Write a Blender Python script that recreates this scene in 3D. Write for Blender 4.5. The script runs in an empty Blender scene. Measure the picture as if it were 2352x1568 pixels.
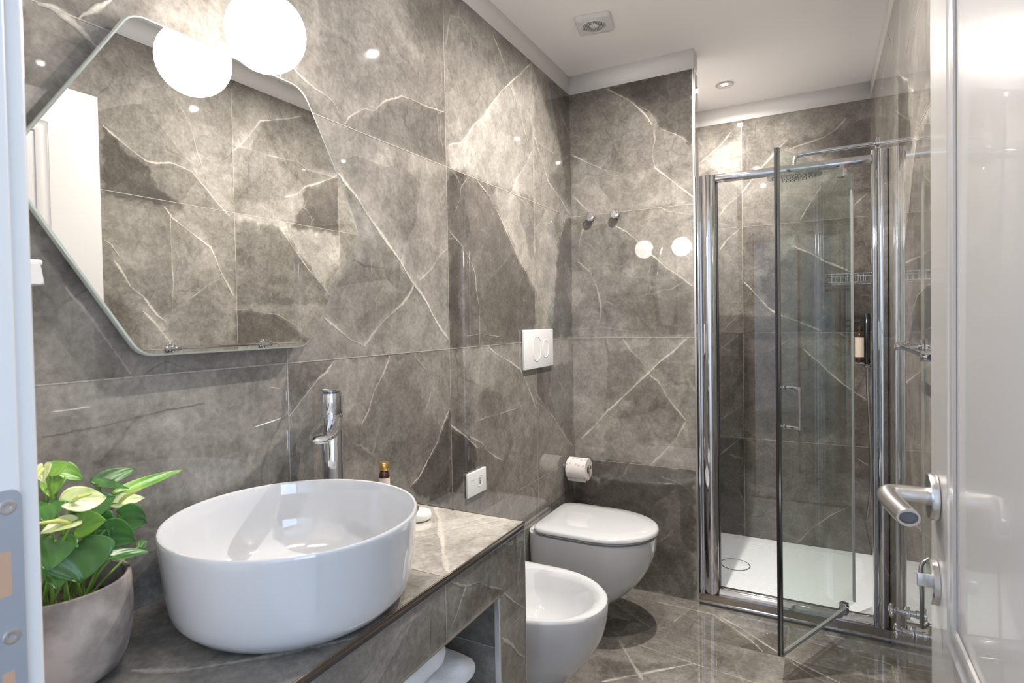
import bpy, bmesh, math, random
import numpy as np
from mathutils import Vector, Matrix
rnd = random.Random(7)
scene = bpy.context.scene
COL = scene.collection
PI = math.pi

# ---------------------------------------------------------------- camera
cam_d = bpy.data.cameras.new('camera')
cam = bpy.data.objects.new('camera', cam_d)
COL.objects.link(cam)
R_ = (0.882004, 0.470929, -0.017145)
U_ = (0.00568, 0.025756, 0.999652)
F_ = (-0.471207, 0.881795, -0.020042)
M = Matrix(((R_[0], U_[0], -F_[0], 1.07647), (R_[1], U_[1], -F_[1], -2.66008),
            (R_[2], U_[2], -F_[2], 1.28685), (0, 0, 0, 1)))
cam.matrix_world = M
cam_d.sensor_width = 36.0
cam_d.lens = 20.1163
cam_d.shift_y = -0.00825
cam_d.clip_start = 0.02
cam_d.dof.use_dof = True
cam_d.dof.focus_distance = 2.2
cam_d.dof.aperture_fstop = 9.0
scene.camera = cam

# ---------------------------------------------------------------- world, light, exposure
world = bpy.data.worlds.new('world')
scene.world = world
world.use_nodes = True
world.node_tree.nodes['Background'].inputs[0].default_value = (0.62, 0.78, 1.0, 1)
world.node_tree.nodes['Background'].inputs[1].default_value = 0.35
scene.view_settings.view_transform = 'Standard'
scene.view_settings.look = 'None'
scene.cycles.max_bounces = 9
scene.cycles.glossy_bounces = 6
scene.cycles.diffuse_bounces = 5
scene.cycles.caustics_refractive = False
scene.cycles.sample_clamp_indirect = 6
scene.view_settings.gamma = 1
scene.view_settings.use_curve_mapping = False
scene.view_settings.exposure = 1.52
GLOBE_L = 12.0
SPOT_W = 10.5
HALL_W = 14.0
BACK_W = 6.0


def area(name, loc, size, power, color, rot=(0, 0, 0), shape='DISK', sy=None, spread=None):
    d = bpy.data.lights.new(name, 'AREA')
    d.shape = shape
    d.size = size
    if sy: d.size_y = sy
    d.energy = power
    d.color = color
    if spread: d.spread = spread
    o = bpy.data.objects.new(name, d)
    o.location = loc
    o.rotation_euler = rot
    COL.objects.link(o)
    return o


# daylight through the window of the hallway behind the doorway
area('hall_daylight', (2.37, -3.40, 1.45), 1.5, HALL_W, (0.56, 0.74, 1.0), (0, PI / 2, 0), 'RECTANGLE', 1.4)
area('hall_window_daylight', (-0.78, -4.17, 1.35), .8, BACK_W, (0.56, 0.72, 1.0), (PI / 2, 0, 0), 'RECTANGLE', 1.7)
SPOTS = [(0.66, 0.49), (0.65, -0.69), (0.65, -1.36)]
SPOT_K = [.5, 1.2, .45]
ZC = 2.49
for i, (x, y) in enumerate(SPOTS):
    area('spot_light_lamp', (x, y, ZC - 0.012), 0.026, SPOT_W * SPOT_K[i], (1.0, 0.95, 0.885), spread=2.9)

# ---------------------------------------------------------------- materials
def mat(name, color=(.8, .8, .8), rough=.5, metal=0., spec=.5, coat=0., emis=None, es=0., trans=0., ior=1.5, bump=None):
    m = bpy.data.materials.new(name)
    m.use_nodes = True
    nt = m.node_tree
    b = nt.nodes['Principled BSDF']
    b.inputs['Base Color'].default_value = (*color, 1)
    b.inputs['Roughness'].default_value = rough
    b.inputs['Metallic'].default_value = metal
    b.inputs['IOR'].default_value = ior
    b.inputs['Specular IOR Level'].default_value = spec
    b.inputs['Coat Weight'].default_value = coat
    b.inputs['Transmission Weight'].default_value = trans
    if emis:
        b.inputs['Emission Color'].default_value = (*emis, 1)
        b.inputs['Emission Strength'].default_value = es
    if bump:
        sc, st, dist = bump
        tc = nt.nodes.new('ShaderNodeTexCoord')
        n = nt.nodes.new('ShaderNodeTexNoise')
        n.inputs['Scale'].default_value = sc
        n.inputs['Detail'].default_value = 5
        bp = nt.nodes.new('ShaderNodeBump')
        bp.inputs['Strength'].default_value = st
        bp.inputs['Distance'].default_value = dist
        nt.links.new(tc.outputs['Object'], n.inputs['Vector'])
        nt.links.new(n.outputs['Fac'], bp.inputs['Height'])
        nt.links.new(bp.outputs['Normal'], b.inputs['Normal'])
    return m


def noise_col(m, c1, c2, scale, detail=6, lo=.35, hi=.65):
    nt = m.node_tree
    b = nt.nodes['Principled BSDF']
    tc = nt.nodes.new('ShaderNodeTexCoord')
    n = nt.nodes.new('ShaderNodeTexNoise')
    n.inputs['Scale'].default_value = scale
    n.inputs['Detail'].default_value = detail
    r = nt.nodes.new('ShaderNodeValToRGB')
    r.color_ramp.elements[0].position = lo
    r.color_ramp.elements[1].position = hi
    r.color_ramp.elements[0].color = (*c1, 1)
    r.color_ramp.elements[1].color = (*c2, 1)
    nt.links.new(tc.outputs['Object'], n.inputs['Vector'])
    nt.links.new(n.outputs['Fac'], r.inputs['Fac'])
    nt.links.new(r.outputs['Color'], b.inputs['Base Color'])
    return m


def stone_mat():
    m = bpy.data.materials.new('polished_grey_marble_tile')
    m.use_nodes = True
    nt = m.node_tree
    N, L = nt.nodes, nt.links
    b = N['Principled BSDF']
    b.inputs['Roughness'].default_value = .022
    b.inputs['IOR'].default_value = 1.55
    b.inputs['Specular IOR Level'].default_value = .75

    def attr(n):
        a = N.new('ShaderNodeAttribute')
        a.attribute_name = n
        return a.outputs['Fac']

    def math_(op, a, c=None, clamp=False):
        x = N.new('ShaderNodeMath')
        x.operation = op
        x.use_clamp = clamp
        for i, v in enumerate((a, c)):
            if v is None: continue
            if isinstance(v, (int, float)): x.inputs[i].default_value = v
            else: L.new(v, x.inputs[i])
        return x.outputs[0]

    def noise(vec, s, d, r, dist=0., lac=2.):
        n = N.new('ShaderNodeTexNoise')
        n.inputs['Scale'].default_value = s
        n.inputs['Detail'].default_value = d
        n.inputs['Roughness'].default_value = r
        n.inputs['Distortion'].default_value = dist
        L.new(vec, n.inputs['Vector'])
        return n.outputs['Fac']

    def remap(v, a, c, d, e):
        r = N.new('ShaderNodeMapRange')
        r.inputs['From Min'].default_value = a
        r.inputs['From Max'].default_value = c
        r.inputs['To Min'].default_value = d
        r.inputs['To Max'].default_value = e
        L.new(v, r.inputs['Value'])
        return r.outputs['Result']

    tc = N.new('ShaderNodeTexCoord')
    cmb = N.new('ShaderNodeCombineXYZ')
    tid = attr('tid')
    L.new(math_('MULTIPLY', tid, 3.17), cmb.inputs[0])
    L.new(math_('MULTIPLY', tid, 5.71), cmb.inputs[1])
    L.new(math_('MULTIPLY', tid, 1.93), cmb.inputs[2])
    va = N.new('ShaderNodeVectorMath')
    va.operation = 'ADD'
    L.new(tc.outputs['Object'], va.inputs[0])
    L.new(cmb.outputs[0], va.inputs[1])
    P = va.outputs[0]
    n1 = noise(P, 3.4, 11, .66, .9)
    n2 = noise(P, 22, 9, .74, .5)
    n3 = noise(P, 85, 4, .6)
    def cells(sc, amp, dist):
        wn = N.new('ShaderNodeTexNoise')
        wn.inputs['Scale'].default_value = 5
        wn.inputs['Detail'].default_value = 6
        L.new(P, wn.inputs['Vector'])
        ws = N.new('ShaderNodeVectorMath')
        ws.operation = 'SCALE'
        ws.inputs['Scale'].default_value = dist
        L.new(wn.outputs['Color'], ws.inputs[0])
        wa = N.new('ShaderNodeVectorMath')
        wa.operation = 'ADD'
        L.new(P, wa.inputs[0])
        L.new(ws.outputs[0], wa.inputs[1])
        mp = N.new('ShaderNodeMapping')
        mp.inputs['Rotation'].default_value = (.9, .9, .6)
        mp.inputs['Scale'].default_value = (1, .55, .8)
        L.new(wa.outputs[0], mp.inputs['Vector'])
        vc = N.new('ShaderNodeTexVoronoi')
        vc.inputs['Scale'].default_value = sc
        L.new(mp.outputs[0], vc.inputs['Vector'])
        sp = N.new('ShaderNodeSeparateColor')
        L.new(vc.outputs['Color'], sp.inputs[0])
        return remap(sp.outputs[0], 0, 1, -amp, amp)
    v = math_('ADD', attr('tone'), remap(n1, .34, .66, -.24, .24))
    v = math_('ADD', v, cells(4.2, .15, .07))
    v = math_('ADD', v, cells(15, .07, .03))
    v = math_('ADD', v, remap(n2, .34, .66, -.18, .18))
    v = math_('ADD', v, remap(n3, .35, .65, -.11, .11))
    ramp = N.new('ShaderNodeValToRGB')
    cr = ramp.color_ramp
    cr.elements[0].position = 0
    cr.elements[0].color = (.058, .051, .046, 1)
    cr.elements[1].position = 1
    cr.elements[1].color = (.50, .47, .42, 1)
    for p, c in ((.27, (.110, .098, .086)), (.5, (.188, .173, .153)), (.73, (.300, .277, .248))):
        e = cr.elements.new(p)
        e.color = (*c, 1)
    L.new(remap(v, -.9, .9, 0, 1), ramp.inputs['Fac'])
    # fine natural cracks
    vd = N.new('ShaderNodeVectorMath')
    vd.operation = 'ADD'
    nc = N.new('ShaderNodeTexNoise')
    nc.inputs['Scale'].default_value = 7
    nc.inputs['Detail'].default_value = 5
    L.new(P, nc.inputs['Vector'])
    sc = N.new('ShaderNodeVectorMath')
    sc.operation = 'SCALE'
    sc.inputs['Scale'].default_value = .10
    L.new(nc.outputs['Color'], sc.inputs[0])
    L.new(P, vd.inputs[0])
    L.new(sc.outputs[0], vd.inputs[1])
    vo = N.new('ShaderNodeTexVoronoi')
    vo.feature = 'DISTANCE_TO_EDGE'
    vo.inputs['Scale'].default_value = 3.4
    L.new(vd.outputs[0], vo.inputs['Vector'])
    line = remap(vo.outputs['Distance'], .0, .016, 1, 0)
    msk = remap(noise(P, 5, 3, .5), .5, .62, 0, 1)
    msk2 = remap(noise(P, 4.2, 3, .5, .3), .42, .34, 0, 1)
    dark = math_('MULTIPLY', math_('MULTIPLY', line, msk), .38, True)
    pale = math_('MULTIPLY', math_('MULTIPLY', line, msk2), .35, True)

    def mix(f, a, c):
        x = N.new('ShaderNodeMix')
        x.data_type = 'RGBA'
        L.new(f, x.inputs['Factor'])
        L.new(a, x.inputs['A'])
        if isinstance(c, tuple): x.inputs['B'].default_value = (*c, 1)
        else: L.new(c, x.inputs['B'])
        return x.outputs['Result']

    c = mix(dark, ramp.outputs['Color'], (.05, .042, .036))
    c = mix(pale, c, (.42, .39, .34))
    va_ = attr('vein')
    vn = noise(P, 120, 3, .6)
    vf = math_('MULTIPLY', math_('MAXIMUM', va_, 0), remap(vn, .3, .6, .45, 1.15), True)
    df = math_('MULTIPLY', math_('MAXIMUM', math_('MULTIPLY', va_, -1), 0), 1, True)
    c = mix(vf, c, (.60, .55, .48))
    c = mix(df, c, (.055, .045, .04))
    L.new(c, b.inputs['Base Color'])
    return m


STONE = stone_mat()
PAINT = mat('white_wall_paint', (.88, .86, .85), .6, bump=(60, .05, .002))
CEILP = mat('white_ceiling_paint', (.93, .905, .90), .55, bump=(40, .05, .002))
CHROME = mat('polished_chrome', (.70, .71, .74), .05, 1.)
CHROME_B = mat('brushed_steel', (.62, .61, .60), .28, 1.)
STEEL = mat('satin_nickel', (.66, .65, .64), .25, 1.)
PORC = mat('glazed_white_porcelain', (.58, .58, .59), .06, spec=.6, coat=.6)
PLASTIC = mat('white_plastic', (.70, .70, .70), .25)
LACQ = mat('white_door_lacquer', (.50, .48, .465), .28, coat=.3)
JAMBM = mat('white_frame_lacquer', (.58, .58, .58), .35, coat=.2)
MIRR = mat('silvered_glass', (.93, .94, .93), .0, 1.)
MEDGE = mat('ground_glass_edge', (.70, .78, .74), .12, .7)
DARKP = mat('dark_backing', (.05, .05, .05), .6)
RUBBER = mat('black_gasket', (.02, .02, .022), .4)
SEAL = mat('clear_grey_seal', (.42, .43, .43), .3)
TRAYM = mat('white_resin_tray', (.74, .77, .79), .4)
GLOBEM = mat('opal_glass_lit', (.9, .9, .9), .2, emis=(1., .94, .88), es=GLOBE_L)
SPOTM = mat('lit_led_lens', (.9, .9, .9), .2, emis=(1., .95, .88), es=60.)
ALU = mat('satin_aluminium', (.60, .61, .63), .3, 1.)
STRIKE = mat('zinc_plate', (.42, .45, .50), .38, .7)
TOWEL = mat('white_terry', (.88, .90, .93), .95, bump=(420, .6, .004))
POTM = noise_col(mat('grey_cement', (.4, .36, .33), .75, bump=(30, .25, .004)), (.15, .13, .12), (.42, .37, .34), 11, 9, .38, .60)
SOIL = noise_col(mat('potting_soil', (.03, .02, .015), .95, bump=(90, 1, .01)), (.012, .009, .007), (.05, .035, .025), 60)
LEAFM = noise_col(mat('dark_green_leaf', (.05, .16, .03), .32, spec=.5), (.020, .075, .014), (.075, .22, .04), 22, 4, .3, .7)
LEAFB = noise_col(mat('fresh_green_leaf', (.18, .38, .06), .35), (.10, .26, .03), (.26, .46, .07), 18, 4, .3, .7)
SPATHE = noise_col(mat('pale_green_cream_spathe', (.62, .68, .36), .35), (.42, .52, .16), (.80, .80, .55), 26, 4, .3, .7)
STEMM = mat('green_stem', (.16, .28, .05), .45)
AMBER = mat('dark_amber_glass', (.045, .012, .008), .08, coat=.5)
GOLD = mat('gold_cap', (.75, .48, .16), .25, .9)
LABELM = mat('cream_paper_label', (.72, .60, .50), .6)
INK = mat('dark_ink', (.04, .035, .03), .6)
PUMPB = mat('dark_brown_bottle', (.05, .03, .018), .15)
GYPS = mat('off_white_plaster', (.78, .74, .68), .7)
CORDM = mat('brown_cord', (.12, .06, .035), .8)
GREYH = mat('grey_hose', (.22, .23, .23), .3, .6)
BRASS = mat('bare_wood_lock_pocket', (.42, .26, .17), .6)


def glass_mat(name, tint):
    m = bpy.data.materials.new(name)
    m.use_nodes = True
    nt = m.node_tree
    nt.nodes.clear()
    o = nt.nodes.new('ShaderNodeOutputMaterial')
    t = nt.nodes.new('ShaderNodeBsdfTransparent')
    t.inputs[0].default_value = (*tint, 1)
    g = nt.nodes.new('ShaderNodeBsdfGlossy')
    g.inputs['Roughness'].default_value = .0
    lw = nt.nodes.new('ShaderNodeLayerWeight')
    pw = nt.nodes.new('ShaderNodeMath')
    pw.operation = 'POWER'
    pw.inputs[1].default_value = 4.5
    f = nt.nodes.new('ShaderNodeMath')
    f.operation = 'MULTIPLY_ADD'
    f.inputs[1].default_value = .9
    f.inputs[2].default_value = .04
    nt.links.new(lw.outputs['Facing'], pw.inputs[0])
    nt.links.new(pw.outputs[0], f.inputs[0])
    mx = nt.nodes.new('ShaderNodeMixShader')
    nt.links.new(f.outputs[0], mx.inputs[0])
    nt.links.new(t.outputs[0], mx.inputs[1])
    nt.links.new(g.outputs[0], mx.inputs[2])
    nt.links.new(mx.outputs[0], o.inputs[0])
    return m


GLASS = glass_mat('clear_safety_glass', (.93, .965, .945))


def paper_mat():
    m = mat('printed_tissue_paper', (.62, .58, .55), .9)
    nt = m.node_tree
    b = nt.nodes['Principled BSDF']
    tc = nt.nodes.new('ShaderNodeTexCoord')
    vo = nt.nodes.new('ShaderNodeTexVoronoi')
    vo.inputs['Scale'].default_value = 46
    vo.inputs['Randomness'].default_value = .35
    r = nt.nodes.new('ShaderNodeValToRGB')
    r.color_ramp.elements[0].position = .22
    r.color_ramp.elements[0].color = (.38, .35, .34, 1)
    r.color_ramp.elements[1].position = .36
    r.color_ramp.elements[1].color = (.66, .61, .58, 1)
    e = r.color_ramp.elements.new(.12)
    e.color = (.56, .52, .50, 1)
    nt.links.new(tc.outputs['Object'], vo.inputs['Vector'])
    nt.links.new(vo.outputs['Distance'], r.inputs['Fac'])
    nt.links.new(r.outputs['Color'], b.inputs['Base Color'])
    return m


PAPER = paper_mat()


# ---------------------------------------------------------------- mesh helpers
def link(o, parent=None):
    COL.objects.link(o)
    if parent is not None: o.parent = parent
    return o


def tag(o, label=None, cat=None, group=None, kind=None):
    if label: o['label'] = label
    if cat: o['category'] = cat
    if group: o['group'] = group
    if kind: o['kind'] = kind
    return o


def empty(name, loc=(0, 0, 0)):
    o = bpy.data.objects.new(name, None)
    o.location = loc
    o.empty_display_size = .05
    return link(o)


class MB:
    def __init__(s):
        s.v, s.f, s.m, s.sm = [], [], [], []

    def add(s, vs, fs, mi=0, smooth=True):
        b = len(s.v)
        s.v += [tuple(map(float, v)) for v in vs]
        for f in fs:
            s.f.append(tuple(b + i for i in f))
            s.m.append(mi)
            s.sm.append(smooth)
        return s

    def box(s, x0, x1, y0, y1, z0, z1, mi=0, bev=0.):
        if bev <= 0:
            v = [(x, y, z) for x in (x0, x1) for y in (y0, y1) for z in (z0, z1)]
            return s.add(v, [(0, 1, 3, 2), (4, 6, 7, 5), (0, 4, 5, 1), (2, 3, 7, 6), (0, 2, 6, 4), (1, 5, 7, 3)], mi, False)
        bm = bmesh.new()
        bmesh.ops.create_cube(bm, size=1)
        for w in bm.verts:
            w.co = Vector(((x0 + x1) / 2 + w.co.x * (x1 - x0), (y0 + y1) / 2 + w.co.y * (y1 - y0), (z0 + z1) / 2 + w.co.z * (z1 - z0)))
        bmesh.ops.bevel(bm, geom=bm.edges[:], offset=bev, segments=3, profile=.5, affect='EDGES')
        s.bm(bm, mi)
        return s

    def bm(s, bm, mi=0):
        bm.verts.index_update()
        s.add([v.co[:] for v in bm.verts], [[v.index for v in f.verts] for f in bm.faces], mi)
        bm.free()

    def rings(s, R, mi=0, cap0=True, cap1=True, closed=True):
        n = len(R[0])
        vs = [p for r in R for p in r]
        fs = []
        for i in range(len(R) - 1):
            for j in range(n if closed else n - 1):
                k = (j + 1) % n
                fs.append((i * n + j, i * n + k, (i + 1) * n + k, (i + 1) * n + j))
        if cap0: fs.append(tuple(range(n))[::-1])
        if cap1: fs.append(tuple((len(R) - 1) * n + j for j in range(n)))
        return s.add(vs, fs, mi)

    def lathe(s, prof, c=(0, 0, 0), axis='z', n=48, mi=0, sx=1, sy=1, cap0=True, cap1=True):
        R = []
        for r, h in prof:
            ring = []
            for k in range(n):
                a = 2 * PI * k / n
                p = (r * sx * math.cos(a), r * sy * math.sin(a), h)
                if axis == 'x': p = (h, p[0], p[1])
                if axis == 'y': p = (p[0], h, p[1])
                ring.append((p[0] + c[0], p[1] + c[1], p[2] + c[2]))
            R.append(ring)
        return s.rings(R, mi, cap0, cap1)

    def tube(s, pts, r, n=12, mi=0, flat=1., caps=True):
        pts = [Vector(p) for p in pts]
        rs = r if isinstance(r, (list, tuple)) else [r] * len(pts)
        R = []
        up = Vector((0, 0, 1))
        prev = None
        for i, p in enumerate(pts):
            t = (pts[min(i + 1, len(pts) - 1)] - pts[max(i - 1, 0)]).normalized()
            if prev is None:
                a = up if abs(t.z) < .9 else Vector((1, 0, 0))
                u = a.cross(t).normalized()
            else:
                u = (prev - t * prev.dot(t)).normalized()
            w = t.cross(u)
            prev = u
            R.append([p + u * math.cos(2 * PI * k / n) * rs[i] + w * math.sin(2 * PI * k / n) * rs[i] * flat for k in range(n)])
        return s.rings(R, mi, caps, caps)

    def prism(s, poly, axis, a, b, mi=0, smooth=False):
        def P(u, v, w):
            return {'x': (w, u, v), 'y': (u, w, v), 'z': (u, v, w)}[axis]
        n = len(poly)
        vs = [P(u, v, a) for u, v in poly] + [P(u, v, b) for u, v in poly]
        fs = [(i, (i + 1) % n, n + (i + 1) % n, n + i) for i in range(n)]
        s.add(vs, fs, mi, smooth)
        s.add(vs, [tuple(range(n))[::-1], tuple(range(n, 2 * n))], mi, False)
        return s

    def build(s, name, mats, parent=None, fix=True):
        me = bpy.data.meshes.new(name)
        me.from_pydata(s.v, [], s.f)
        if not isinstance(mats, (list, tuple)): mats = [mats]
        for m in mats: me.materials.append(m)
        me.polygons.foreach_set('material_index', s.m)
        me.polygons.foreach_set('use_smooth', s.sm)
        me.update()
        if fix:
            bm = bmesh.new()
            bm.from_mesh(me)
            bmesh.ops.recalc_face_normals(bm, faces=bm.faces[:])
            bm.to_mesh(me)
            bm.free()
        me.set_sharp_from_angle(angle=math.radians(38))
        o = bpy.data.objects.new(name, me)
        link(o)
        if parent is not None:
            o.parent = parent
            # meshes are written in world coordinates: move them into the parent's frame
            loc = Vector(parent.location)
            p = parent.parent
            while p is not None:
                loc += Vector(p.location)
                p = p.parent
            if loc.length > 0:
                me.transform(Matrix.Translation(-loc))
        return o


def bez(pts, n=24):
    """Catmull-Rom through points"""
    P = [Vector(p) for p in pts]
    P = [P[0] * 2 - P[1]] + P + [P[-1] * 2 - P[-2]]
    out = []
    for i in range(1, len(P) - 2):
        for k in range(n):
            t = k / n
            a, b, c, d = P[i - 1:i + 3]
            out.append(.5 * ((2 * b) + (c - a) * t + (2 * a - 5 * b + 4 * c - d) * t * t + (3 * b - a - 3 * c + d) * t ** 3))
    out.append(P[-2])
    return out


def rounded(poly, radii, seg=8):
    """round the corners of a 2D polygon"""
    out = []
    n = len(poly)
    for i, p in enumerate(poly):
        r = radii[i] if isinstance(radii, (list, tuple)) else radii
        a = Vector(poly[i - 1]) - Vector(p)
        b = Vector(poly[(i + 1) % n]) - Vector(p)
        ang = a.angle(b)
        d = r / math.tan(ang / 2)
        a.normalize(); b.normalize()
        p0 = Vector(p) + a * d
        p1 = Vector(p) + b * d
        c = Vector(p) + (a + b).normalized() * (r / math.sin(ang / 2))
        a0 = math.atan2((p0 - c).y, (p0 - c).x); a1 = math.atan2((p1 - c).y, (p1 - c).x)
        da = (a1 - a0 + PI) % (2 * PI) - PI
        for k in range(seg + 1):
            t = a0 + da * k / seg
            out.append((c.x + r * math.cos(t), c.y + r * math.sin(t)))
    return out

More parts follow.
